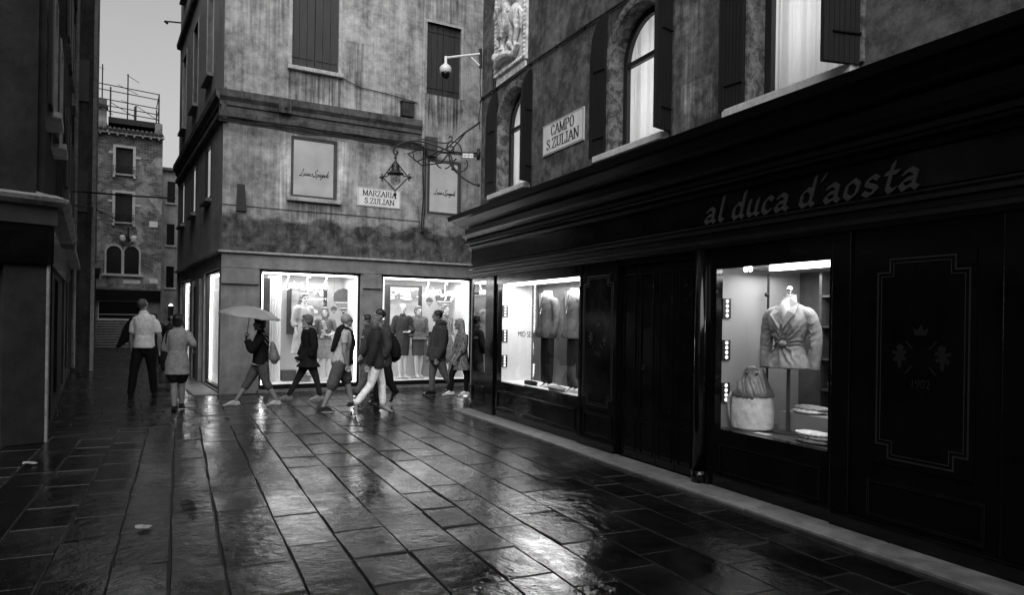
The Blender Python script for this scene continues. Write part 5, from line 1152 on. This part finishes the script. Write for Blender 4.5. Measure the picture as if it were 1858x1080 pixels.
mb.build('strap', M['cloth_black'], bp)
# --- woman in white trousers
walker('woman in a dark denim jacket and white trousers striding right in black sandals', r6, (275, 1018), 1, dict(
    head=(297, 412), neck=(290, 462), chest=(280, 540), hip=(290, 690), near_arm=[(275, 515), (252, 610), (228, 690), (-.2, -1), .8], far_arm=[(290, 515), (300, 610), (330, 670)],
    near_leg=[(280, 700), (250, 820), (160, 940), (150, 1010)], far_leg=[(305, 700), (338, 820), (346, 955), (412, 1018)]),
    dict(s=1.0, fem=True, top=('cloth_charcoal', 1.95, .06, .01, .024), bottom=('cloth_white', 1.92, .002), shoes=None, hair=('hair_grey', 'bob'), wide=1.08, collar=True,
         extra=[part(lambda mb, c: [(mb.tube([l[2] + V3((.03, -.04, 0)), l[2] + V3((.05, 0, .02)), l[2] + V3((.03, .04, 0))], .012, 6), mb.tube([l[3] + V3((-.05, -.045, -.01)), l[3] + V3((-.05, 0, .03)), l[3] + V3((-.05, .045, -.01))], .016, 6), mb.tube([l[2] + V3((-.05, 0, -.065)), (l[2] + l[3]) / 2 + V3((0, 0, -.035)), l[3] + V3((.03, 0, -.015))], [(.036, .016), (.03, .010), (.042, .008)], 8, True, (0, 1, 0))) for l in c['legs']], 'sandals', 'ink', smooth=False)]))
# --- man in anorak
def hood(mb, c): mb.ball(c['N'] + V3((-.075, 0, -.01)), (.09, .12, .075), 14, 8); mb.tube([c['N'] + V3((.05, .08, -.02)), c['N'] + V3((0, .10, .0)), c['N'] + V3((-.06, .09, .02))], .03, 8)
walker('man in an open hooded anorak and dark jeans walking left', r6, (665, 892), -1, dict(
    head=(688, 374), neck=(704, 420), chest=(712, 520), hip=(694, 650), near_arm=[(718, 470), (706, 580), (672, 650), (.2, -1), .7], far_arm=[(700, 470), (675, 560), (650, 640)],
    near_leg=[(706, 665), (738, 755), (778, 815), (748, 862)], far_leg=[(682, 665), (668, 760), (668, 855), (612, 885)], plant=True),
    dict(s=1.03, top=('cloth_dark', 1.95, .04, .03, .036), bottom=('cloth_denim', 2, .008), shoes='cloth_black', hair=('hair_dark', 'crop'), deep=1.1,
         extra=[part(hood, 'hood', 'cloth_dark', bake=True)]))
# --- blonde woman
walker('woman with long wavy blonde hair in a tweed tunic and leggings walking left', r6, (800, 895), -1, dict(
    head=(832, 428), neck=(848, 475), chest=(855, 545), hip=(855, 640), near_arm=[(860, 508), (845, 590), (798, 655), (.4, -.9), .5], far_arm=[(850, 508), (832, 590), (790, 650)],
    near_leg=[(868, 660), (882, 765), (880, 858), (832, 888)], far_leg=[(838, 660), (795, 765), (792, 855), (742, 885)]),
    dict(s=.98, fem=True, top=('cloth_tweed', 1.3, .28, .06, .022), top_name='tunic', bottom=('cloth_black', 2, .0), bottom_name='leggings', shoes='cloth_white', hair=('hair_blond', 'long'), wide=1.0))
# --- two people seen from behind in the lane
LAN = math.atan2(.861, -.509)
def backview(label, reg, ref, J, o):
    px = lambda p: (reg[0] + p[0] / reg[2], reg[1] + p[1] / reg[2]); u, v = px(ref); X, Y = gnd(u, v); k = Y / F
    R_ = root('person', label, 'person', loc=(X, Y, 0), rz=math.pi / 2 + .25)
    def q(p, x=0.0): a, b_ = px(p); return Vector((x, -(a - u) * k, max(.0, (v - b_) * k)))
    G = {k_: q(J[k_]) for k_ in ('hip', 'chest', 'neck', 'head')}; G['face'] = J.get('face', (1, 0, 0))
    G['arms'] = [[q(P[0]), q(P[1], P[3]), q(P[2], P[4]), Vector((.3, 0, -1)), .7] for P in J['arms']]
    G['legs'] = []
    for P in J['legs']:
        dx = P[3]; h, kn, an = q(P[0]), q(P[1], dx * .5), q(P[2], dx); an.z = max(an.z, .085); G['legs'].append([h, kn, an, an + V3((.14, 0, -an.z + .026))])
    figure(R_, G, o); return R_, q
RW, qW = backview('man in a white short sleeved shirt and black trousers walking away up the lane', r7, (455, 856), dict(
    head=(449, 212), neck=(456, 268), chest=(465, 350), hip=(463, 500), arms=[[(395, 335), (378, 430), (382, 545), .02, .05], [(538, 335), (562, 425), (556, 530), -.02, .06]],
    legs=[[(428, 510), (405, 670), (392, 828), -.12], [(500, 510), (512, 675), (521, 835), .14]]),
    dict(s=1.05, wr=.0018, slth=.4, top=('cloth_white', .72, .02, .0, .030), top_name='shirt', bottom=('cloth_black', 2, .012), shoes='cloth_black', hair=('hair_grey', 'crop'), wide=.95, deep=1.05))
jk = root('carried_jacket', 'dark jacket draped over the left arm of the man in the white shirt', 'jacket', RW.matrix_world)
mb = MB(); loft(mb, [(*qW((385, 300), .06), .05, .03), (*qW((360, 380), .08), .11, .05), (*qW((325, 450), .08), .08, .035), (*qW((285, 505), .08), .03, .015)], 14, (0, 1, 0)); loft(mb, [(*qW((375, 380), .1), .07, .04), (*qW((378, 470), .12), .06, .04), (*qW((380, 560), .14), .03, .02)], 12, (0, 1, 0)); baked(mb, 'cloth', M['cloth_black'], jk, .012, 2, .01, (12, 12, 8))
RP, qP = backview('woman in a loose pale raincoat and black shorts walking away, dark hair tied back', r7, (695, 945), dict(
    head=(698, 318), neck=(700, 368), chest=(702, 450), hip=(696, 615), arms=[[(640, 415), (612, 505), (622, 600), .03, .10], [(762, 415), (800, 480), (775, 500), -.04, .18]],
    legs=[[(672, 640), (680, 775), (684, 912), -.06], [(722, 640), (724, 775), (718, 900), .12]]),
    dict(s=.98, wr=.003, slth=.5, fem=True, top=('cloth_soft', 1.35, .19, .02, .030), top_name='raincoat', bottom=('cloth_black', .62, .02), bottom_name='shorts', shoes='cloth_black', hair=('hair_dark', 'bun'), wide=.95, deep=1.0))
hb_ = root('shoulder_bag', 'black shoulder bag at the left side of the woman in the raincoat', 'bag', RP.matrix_world)
mb = MB(); loft(mb, [(*qP((612, 540), .02), .05, .04), (*qP((608, 590), .02), .07, .06), (*qP((612, 650), .02), .06, .05)], 12, (0, 1, 0)); baked(mb, 'bag', M['cloth_black'], hb_, .012, 2, .005); MB().tube([qP((615, 540), .02), qP((632, 400), -.10), qP((650, 380), 0)], .012, 6).build('strap', M['cloth_black'], hb_)
backview('distant person in dark clothes walking between the couple up the lane', r7, (566, 645), dict(
    head=(536, 296), neck=(540, 325), chest=(548, 375), hip=(560, 470), arms=[[(515, 350), (520, 410), (535, 470), .03, .1], [(590, 355), (600, 410), (596, 465), -.04, .1]],
    legs=[[(545, 480), (548, 560), (555, 632), -.15], [(578, 480), (576, 560), (574, 630), .15]]), dict(s=1.0, fem=True, top=('cloth_charcoal', 1.9, .15, .03, .03), bottom=('cloth_black', 2, .0), shoes='cloth_mid', hair=('hair_dark', 'long'), vox=.012))
backview('distant dark haired person just beyond the woman in the raincoat', r7, (655, 660), dict(
    head=(652, 312), neck=(655, 345), chest=(655, 395), hip=(655, 490), arms=[[(622, 370), (618, 430), (622, 490), .03, .1], [(690, 370), (694, 430), (690, 485), -.04, .1]],
    legs=[[(640, 500), (642, 575), (640, 648), -.15], [(668, 500), (668, 575), (670, 648), .15]]), dict(s=1.0, top=('cloth_black', 1.9, .05, .0, .03), bottom=('cloth_black', 2, .01), shoes='cloth_black', hair=('hair_dark', 'crop'), vox=.012))
# ================================================================== MANNEQUINS AND SHOP DISPLAYS
def mannequin(label, hx, hv, fx, base_z, Hm, turn, o, pose=0, dep=.62):
    x = WA.px(fx, 690, dep)[0]; R_ = root('mannequin', label, 'mannequin', WA.M @ Matrix.Translation((x, dep, base_z)) @ Matrix.Rotation(-math.pi / 2 + turn, 4, 'Z'), group='mannequins in the bright windows')
    k = Hm / 1.75
    z = lambda v: v * k
    G = dict(hip=(0, 0, z(.96)), chest=(-.01, 0, z(1.24)), neck=(-.01, 0, z(1.47)), head=(.01, 0, z(1.62)), face=(1, 0, 0))
    A = {0: [[(0, .17, z(1.40)), (-.03, .22, z(1.14)), (.05, .22, z(.92)), V3((.2, 0, -1)), .3], [(0, -.17, z(1.40)), (-.03, -.22, z(1.14)), (.05, -.22, z(.92)), V3((.2, 0, -1)), .3]],
         1: [[(0, .17, z(1.40)), (-.02, .25, z(1.15)), (.14, .12, z(1.08)), V3((.5, -1, .2)), .3], [(0, -.17, z(1.40)), (-.03, -.24, z(1.15)), (.06, -.26, z(.93)), V3((.2, 0, -1)), .3]]}[pose]
    G['arms'] = A
    G['legs'] = [[(0, .08, z(.92)), (.03, .075, z(.50)), (-.02, .07, z(.12)), (.10, .08, z(.035))], [(0, -.08, z(.92)), (.06, -.07, z(.50)), (.08, -.06, z(.12)), (.20, -.07, z(.035))]]
    o.setdefault('s', k * .96); o.setdefault('fem', True); o.setdefault('skin', 'mannequin_white'); o['eyes'] = False; o.setdefault('vox', .010); o['wr'] = o.get('wr', .006)
    figure(R_, G, o)
    MB().lathe((0, 0, 0), [(.17, .0), (.17, .012), (.15, .016)], 24).build('base', M['chrome'], R_); MB().tube([(.02, .07, .01), (.0, .07, z(.12))], .012, 8).build('support_rod', M['chrome'], R_)
    return R_
def skirt(mlen, fl, m, name='skirt', pl=0):
    def f(R_, c):
        mb = MB(); H = c['H']; s = c['s']
        loft(mb, [(*(H + V3((0, 0, .12))), .128 * s, .10 * s), (*(H + V3((0, 0, .0))), .172 * s, .13 * s), (*(H + V3((.02, 0, -mlen * .5))), .165 * s + fl * .5, .13 * s + fl * .5), (*(H + V3((.03, 0, -mlen))), .150 * s + fl, .125 * s + fl)], 24, (0, 1, 0), (False, False))
        o_ = baked(mb, name, M[m], R_, .010, 2, .004 + .008 * pl, (30 if pl else 12, 40 if pl else 12, 2))
    return f
mannequin('mannequin in white coat and dark sunglasses with long pale hair, left window', 546, 531, 549, .34, 1.86, .35, dict(top=('cloth_pale', 1.5, .55, .10, .03), top_name='coat', hair=('wig_blonde', 'long'), extra=[part(sung if 0 else (lambda mb, c: [mb.ball(c['hd'](.088, sg * .032, .008), (.014, .028, .022), 10, 6) for sg in (-1, 1)]), 'sunglasses', 'ink'), part(lambda mb, c: mb.ball(c['N'] + V3((.085, 0, -.07)), (.02, .03, .03)), 'brooch', 'ink')]))
mannequin('mannequin in pale dress with ruffled bodice and short blonde bob, left window', 583, 545, 588, .175, 1.72, -.45, dict(top=('cloth_mid', .8, .0, .0, .014), top_name='bodice', hair=('wig_blonde', 'bob'), extra=[skirt(.42, .03, 'cloth_soft'), part(lambda mb, c: [mb.ball(c['C'] + V3((.13, random.uniform(-.04, .04), .14 - i * .05)), (.04, .05, .03)) for i in range(8)], 'ruffle', 'cloth_pale', bake=True)]), pose=1)
mannequin('mannequin in dark top and dark skirt in front of the dune picture', 729, 551, 729, .175, 1.84, -.25, dict(top=('cloth_dark', 1.6, .0, .0, .018), top_name='blouse', hair=('mannequin_shade', 'crop'), extra=[skirt(.44, .0, 'cloth_dark')]), pose=1)
mannequin('mannequin in pleated grey blouse and straight skirt, middle of the right window', 761, 553, 757, .175, 1.80, .1, dict(top=('cloth_mid', 1.7, .02, .05, .035), top_name='pleated_blouse', hair=('wig_blonde', 'short'), wr=.012, extra=[skirt(.42, .0, 'cloth_slate')]))
mannequin('mannequin in patterned scarf and pleated skirt behind the man in the anorak', 798, 549, 806, .175, 1.86, .3, dict(top=('cloth_tweed', 1.6, .0, .0, .025), top_name='blouse', hair=('wig_blonde', 'long'), extra=[skirt(.62, .05, 'cloth_mid', pl=1), part(scarf, 'scarf', 'cloth_tweed', bake=True)]))
def deco(name, label, cat, u0, v0, u1, v1, dep, build):
    a = WA.px(u0, v0, dep); b = WA.px(u1, v1, dep); r = root(name, label, cat, WA.M); build(r, a[0], b[0], b[1], a[1], dep); return r
def dune_mat():
    t = NT('dune_print'); x, y, z = t.sep(); w = t.noise(1.2, 3, .5, st=(1, 1, 2.2)); d = t.math('ADD', t.math('MULTIPLY', w, 1.4), t.math('MULTIPLY', z, -.9)); wv = t.math('FRACT', t.math('MULTIPLY', d, 1.6)); t.princ(t.ramp(wv, 0, 1, .12, .55), .6); return t.m
dune_mat()
def poster(r, x0, x1, z0, z1, y):
    MB().box((x0 - .12, y, z0 - .1), (x1 + .12, y + .02, z1 + .06)).build('dark_board', M['display_dark'], r)
    MB().box((x0, y - .04, z0), (x1, y - .003, z1)).build('print', M['dune_print'], r)
deco('poster', 'large dune landscape print on a dark board behind the mannequins, right window', 'poster', 708, 521, 757, 598, 1.1, poster)
def poster2(r, x0, x1, z0, z1, y):
    MB().box((x0 - .10, y, z0 - .02), (x1 + .10, y + .02, z1)).build('dark_board', M['display_dark'], r); MB().box((x0, y - .03, z0 + .2), (x1, y - .003, z1 - .06)).build('print', M['dune_print'], r)
deco('poster', 'landscape print on a dark board high in the left window', 'poster', 529, 520, 585, 606, 1.1, poster2)
def balloon(r, x0, x1, z0, z1, y):
    cx = (x0 + x1) / 2; w = (x1 - x0) / 2; h = z1 - z0
    pr = [(0, 1.0), (.55, .94), (.9, .82), (1, .66), (.93, .5), (.7, .33), (.4, .19), (.2, .12), (.0, .12)]
    P = [(cx + a * w, z0 + b * h) for a, b in pr] + [(cx - a * w, z0 + b * h) for a, b in pr[-2:0:-1]]
    MB().prism(P, y - .02, y).build('envelope', M['display_mid'], r)
    def band(b0, b1, m, k):
        def wd(b):
            for (a1, c1), (a2, c2) in zip(pr[:-1], pr[1:]):
                if c2 <= b <= c1 and c1 > c2: return (a1 + (a2 - a1) * (c1 - b) / (c1 - c2)) * w * .985
            return 0
        MB().prism([(cx - wd(b0), z0 + b0 * h), (cx + wd(b0), z0 + b0 * h), (cx + wd(b1), z0 + b1 * h), (cx - wd(b1), z0 + b1 * h)], y - .020 - .002 * k, y - .0205).build('band', M[m], r)
    band(.40, .47, 'cloth_pale', 1); band(.30, .36, 'cloth_soft', 1); band(.2, .26, 'cloth_pale', 1)
    MB().box((cx - .1 * w, y - .02, z0), (cx + .1 * w, y, z0 + .07 * h)).tube([(cx - .08 * w, y - .01, z0 + .06 * h), (cx - .2 * w, y - .01, z0 + .14 * h)], .003, 4).tube([(cx + .08 * w, y - .01, z0 + .06 * h), (cx + .2 * w, y - .01, z0 + .14 * h)], .003, 4).build('basket', M['ink'], r)
    MB().box((cx - .003, y - .012, z1), (cx + .003, y - .008, 2.6)).build('wire', M['grey_metal'], r)
deco('balloon_cutout', 'large grey hot air balloon cutout hanging in the left window', 'balloon', 605, 523, 641, 570, .9, balloon)
deco('balloon_cutout', 'tiny pale hot air balloon cutout beside the large one, left window', 'balloon', 600, 556, 611, 570, .92, balloon)
deco('balloon_cutout', 'small dark hot air balloon cutout between mannequins in the right window', 'balloon', 773, 540, 785, 557, .9, balloon)
deco('balloon_cutout', 'large hot air balloon cutout behind the blonde mannequin, right window', 'balloon', 790, 524, 822, 566, .95, balloon)
r = root('display_box', 'stack of grey presentation boxes on the floor of the left window', 'boxes', WA.M); MB().box((1.45, .8, .172), (1.75, 1.1, .42)).build('box', M['display_mid'], r, bevel=.005); MB().box((1.8, .6, .172), (2.05, .8, .30)).build('box', M['display_grey'], r, bevel=.005); MB().box((2.0, .45, .172), (2.35, .62, .25)).build('box', M['white_paint'], r, bevel=.005)
r = root('slit_and_drape', 'dark strip standing in for a slit view to the lane, beside a curtain column', 'panel', WA.M); MB().box((.93, .5, .172), (1.08, .56, 2.5)).build('dark_strip', M['display_dark'], r)  # dark strip stands in for a see-through slit to the lane
t = MB(); vs = []
for i in range(41):
    x = 1.10 + .30 * i / 40; y = .85 + .03 * math.sin(i * .8); vs += [(x, y, .172), (x, y, 2.58)]
t.add(vs, [(2 * i, 2 * i + 2, 2 * i + 3, 2 * i + 1) for i in range(40)]).build('drape', M['display_white'], r, smooth=True)
r = root('counter', 'low pale counter with dark shelf at the back of the right window', 'counter', WA.M); MB().box((4.95, .95, .172), (5.55, 1.15, 1.25)).build('body', M['display_grey'], r); MB().box((4.9, .9, 1.252), (5.6, 1.18, 1.32)).build('top', M['display_dark'], r)
# --- menswear window
def suit(label, u, vf, dep, ztop, hgt, turn, m, shirt, trouser, s=1.0):
    p = WD.p3(u, vf, dep); R_ = root('suit_form', label, 'suit display', WD.M @ Matrix.Translation((p.x, dep, .62)) @ Matrix.Rotation(-math.pi / 2 + turn, 4, 'Z'), group='suits on stands in the menswear window')
    zt = ztop - .62; zb = zt - hgt
    mb = MB(); loft(mb, [(0, 0, zb, .175 * s, .13 * s), (0, 0, zb + .18, .165 * s, .12 * s), (0, 0, zb + .30, .155 * s, .11 * s), (0, 0, zt - .20, .185 * s, .12 * s), (0, 0, zt - .08, .19 * s, .09 * s), (0, 0, zt - .02, .09 * s, .07 * s)], 22, (0, 1, 0), (False, True))
    for sg in (-1, 1): loft(mb, [(0, sg * .15 * s, zt - .10, .06, .06), (-.01, sg * .205 * s, zt - .14, .062, .062), (-.02, sg * .235 * s, zt - .36, .056, .058), (.03, sg * .24 * s, zt - .62, .045, .05)], 12)
    j = baked(mb, 'jacket', M[m], R_, .011, 2, .006, (10, 10, 7))
    mb = MB()
    mb.prism([(-.045, zt + .02), (.045, zt + .02), (.0, zt - .30)], 0, .01)
    for i, v in enumerate(mb.v): mb.v[i] = (.125 * s + .02 * (1 if v[1] > 0 else 0) - .02 * (v[2] - zt + .3), v[0], v[2])
    mb.tube([(0, 0, zt - .05), (.0, 0, zt + .06)], [.085, .062], 14); mb.build('shirt', M[shirt], R_, smooth=False)
    for sg in (-1, 1):
        l = MB(); l.add([(.105, sg * .02, zt + .02), (.12, sg * .085, zt - .02), (.155, sg * .10, zt - .14), (.158, sg * .01, zt - .34), (.150, sg * .02, zt - .2)], [(0, 1, 2, 3, 4)]); o_ = l.build('lapel', M[m], R_); o_.modifiers.new('s', 'SOLIDIFY').thickness = .008
    if trouser:
        mb = MB()
        for sg in (-1, 1): loft(mb, [(.0, sg * .06, zb + .06, .085, .07), (.0, sg * .07, zb - .2, .075, .06), (0, sg * .07, .10, .06, .05)], 12, (0, 1, 0))
        baked(mb, 'trousers', M[trouser], R_, .012, 2, .008, (14, 14, 3))
    mb = MB().tube([(-.02, 0, .02), (-.02, 0, zb + .1)], .012, 8)
    for k in range(3):
        a = k * 2.09 + .4; mb.tube([(-.02, 0, .13), (-.02 + .1 * math.cos(a), .1 * math.sin(a), .06), (-.02 + .2 * math.cos(a), .2 * math.sin(a), .012)], .009, 6)
    mb.build('stand', M['chrome'], R_)
    return R_
suit('dark suit jacket over a white shirt on a stand, left in the menswear window', 992, 695, .30, 2.05, .66, .05, 'cloth_slate', 'cloth_white', 'cloth_black')
suit('mid grey blazer over white shirt on a stand, right in the menswear window', 1040, 700, .32, 2.06, .66, .0, 'cloth_mid', 'cloth_white', 'cloth_charcoal')
def heap(name, label, u, v, dep, W_, base, sx, sy, n, m, cat='clothes'):
    p = W_.p3(u, v, dep); r = root(name, label, cat, W_.M @ Matrix.Translation((p.x, dep, base)))
    for i in range(n):
        mb = MB(); mb.ball((random.uniform(-.03, .03), random.uniform(-.02, .02), .018 + i * .03), (sx * random.uniform(.85, 1), sy * random.uniform(.85, 1), .019), 16, 8)
        baked(mb, 'folded_cloth', M[m if isinstance(m, str) else m[i % len(m)]], r, .010, 1, .008, (9, 9, 9))
    return r
heap('folded_clothes', 'pale shirts and ties spread on the floor of the menswear window', 1010, 712, .16, WD, .62, .26, .09, 2, ['cloth_pale', 'cloth_soft'])
heap('dress_shoes', 'dark shoes lying on the menswear window floor', 962, 700, .2, WD, .62, .22, .06, 2, ['cloth_charcoal', 'cloth_black'], 'shoes')
heap('folded_clothes', 'white folded shirts on a low block in the near window', 1465, 752, .62, WD, .80, .20, .13, 2, ['cloth_white', 'cloth_pale'])
heap('folded_clothes', 'pale folded knitwear stacked at the front of the near window', 1478, 785, .24, WD, .602, .20, .11, 3, ['cloth_mid', 'cloth_soft', 'cloth_white'])
p = WD.p3(1420, 770, .62); r = root('display_block', 'long low grey display block at the back of the near window', 'block', WD.M); MB().box((6.9, .5, .602), (7.88, .84, .795)).build('block', M['display_grey'], r, bevel=.004)
tag(MB().box((6.95, .12, .602), (7.12, .2, .607)).build('price_card', M['white_paint']), 'small white card on the floor of the near window', 'card', M=WD.M)
# bust with belted jacket
p = WD.p3(1432, 600, .45); BX = p.x
R_ = root('jacket_bust', 'pale jacket with gathered waist on a white bust form in the near window', 'bust', WD.M @ Matrix.Translation((BX, .45, .602)) @ Matrix.Rotation(-math.pi / 2 + .3, 4, 'Z') @ Matrix.Diagonal((1.1, 1.13, 1, 1)))
zc = WD.px(1440, 552, .45)[1] - .602; zb = WD.px(1440, 668, .45)[1] - .602; hh = zc - zb
mb = MB(); loft(mb, [(0, 0, zb, .205, .165), (0, 0, zb + .12 * hh, .178, .145), (0, 0, zb + .36 * hh, .118, .10), (0, 0, zb + .68 * hh, .172, .135), (0, 0, zc - .10 * hh, .165, .085), (0, 0, zc, .075, .06)], 24, (0, 1, 0), (False, True))
for sg in (-1, 1): loft(mb, [(0, sg * .12, zc - .12 * hh, .05, .05), (-.005, sg * .175, zc - .19 * hh, .055, .055), (-.03, sg * .215, zc - .5 * hh, .050, .056), (.0, sg * .215, zb - .02 * hh, .042, .046)], 14, None, (True, False))
jb = baked(mb, 'jacket', M['cloth_soft'], R_, .008, 1, .006, (11, 9, 10))
for v in jb.data.vertices:                      # gathers radiating from the knot at the waist
    dy, dz = v.co.y, v.co.z - (zb + .38 * hh); rr = math.hypot(dy, dz)
    if v.co.x > 0 and rr > .01: v.co.x += .013 * math.sin(math.atan2(dz, dy) * 13 + 8 * noise.noise(v.co * 9)) * math.exp(-((rr - .09) / .10) ** 2)
MB().ball((.12, 0, zb + .38 * hh), (.03, .035, .03), 12, 8).build('knot', M['cloth_soft'], R_, smooth=True)
for sg in (-1, 1): l = MB().add([(.055, sg * .035, zc + .05), (.03, sg * .10, zc + .0), (.13, sg * .11, zc - .10), (.155, sg * .015, zc - .24), (.10, sg * .02, zc - .06)], [(0, 1, 2, 3, 4)]).build('lapel', M['cloth_soft'], R_); l.modifiers.new('s', 'SOLIDIFY').thickness = .01
MB().ball((.075, 0, zc - .10), (.06, .055, .14), 14, 10).lathe((0, 0, 0), [(.085, zc - .06), (.058, zc + .03), (.056, zc + .085), (.06, zc + .09), (.01, zc + .095)], 20).build('neck_form', M['mannequin_white'], R_, smooth=True)
MB().lathe((0, 0, zc + .09), [(.03, 0), (.012, .012), (.026, .03), (.03, .05), (.018, .075), (.004, .085)], 16).build('finial', M['chrome'], R_, smooth=True)
MB().tube([(0, 0, .01), (0, 0, zb + .1)], .016, 10).lathe((0, 0, 0), [(.13, 0), (.13, .012), (.02, .02)], 20).build('stand', M['grey_metal'], R_)
# canvas bucket bag
p = WD.p3(1362, 778, .26); R_ = root('bucket_bag', 'large two tone bucket bag with folded leather flap in the near window', 'bag', WD.M @ Matrix.Translation((p.x, .28, .602)) @ Matrix.Rotation(.5, 4, 'Z'))
mb = MB(); loft(mb, [(0, 0, .012, .18, .14), (0, 0, .03, .20, .15), (0, 0, .20, .205, .15), (0, 0, .36, .19, .14)], 24, (1, 0, 0)); baked(mb, 'canvas_body', M['cloth_white'], R_, .008, 2, .003, (5, 5, 7))
mb = MB(); loft(mb, [(0, 0, .33, .20, .15), (.0, 0, .39, .19, .14), (.01, 0, .49, .13, .09), (.01, .0, .57, .10, .05), (.01, .0, .60, .09, .035)], 24, (1, 0, 0)); baked(mb, 'leather_flap', M['leather_bag'], R_, .008, 2, .009, (6, 7, 9))
MB().tube([(-.19, -.02, .36), (-.23, -.03, .30), (-.225, -.03, .16), (-.205, -.02, .03)], [.02, .018, .014, .01], 8).tube([(-.06, -.03, .59), (-.03, -.06, .62), (.03, -.06, .62), (.06, -.03, .59)], .008, 6).build('strap', M['cloth_pale'], R_, smooth=True)
MB().ball((-.04, -.075, .565), .014).ball((.06, -.075, .56), .014).build('buckle', M['grey_metal'], R_)
for i, (x, z, m_, lb) in enumerate(((7.25, 1.02, 'cloth_mid', 'folded garment on the lowest shelf of the near window'), (7.72, 1.32, 'cloth_dark', 'dark folded knit on the second shelf of the near window'), (7.28, 1.64, 'cloth_soft', 'pale box shaped bag on the third shelf of the near window'), (7.72, 1.94, 'cloth_charcoal', 'rounded black bag on the top shelf of the near window'))):
    r = root('folded_clothes' if i < 2 else 'handbag', lb, 'clothes' if i < 2 else 'bag', WD.M @ Matrix.Translation((x, .98, z))); mb = MB(); mb.ball((0, 0, .07), (.13, .09, .065 if i < 2 else .09), 16, 10); mb.box((-.12, -.08, .012), (.12, .08, .06 if i < 2 else .12)); baked(mb, 'cloth' if i < 2 else 'bag', M[m_], r, .012, 2, .006, (9, 9, 14))
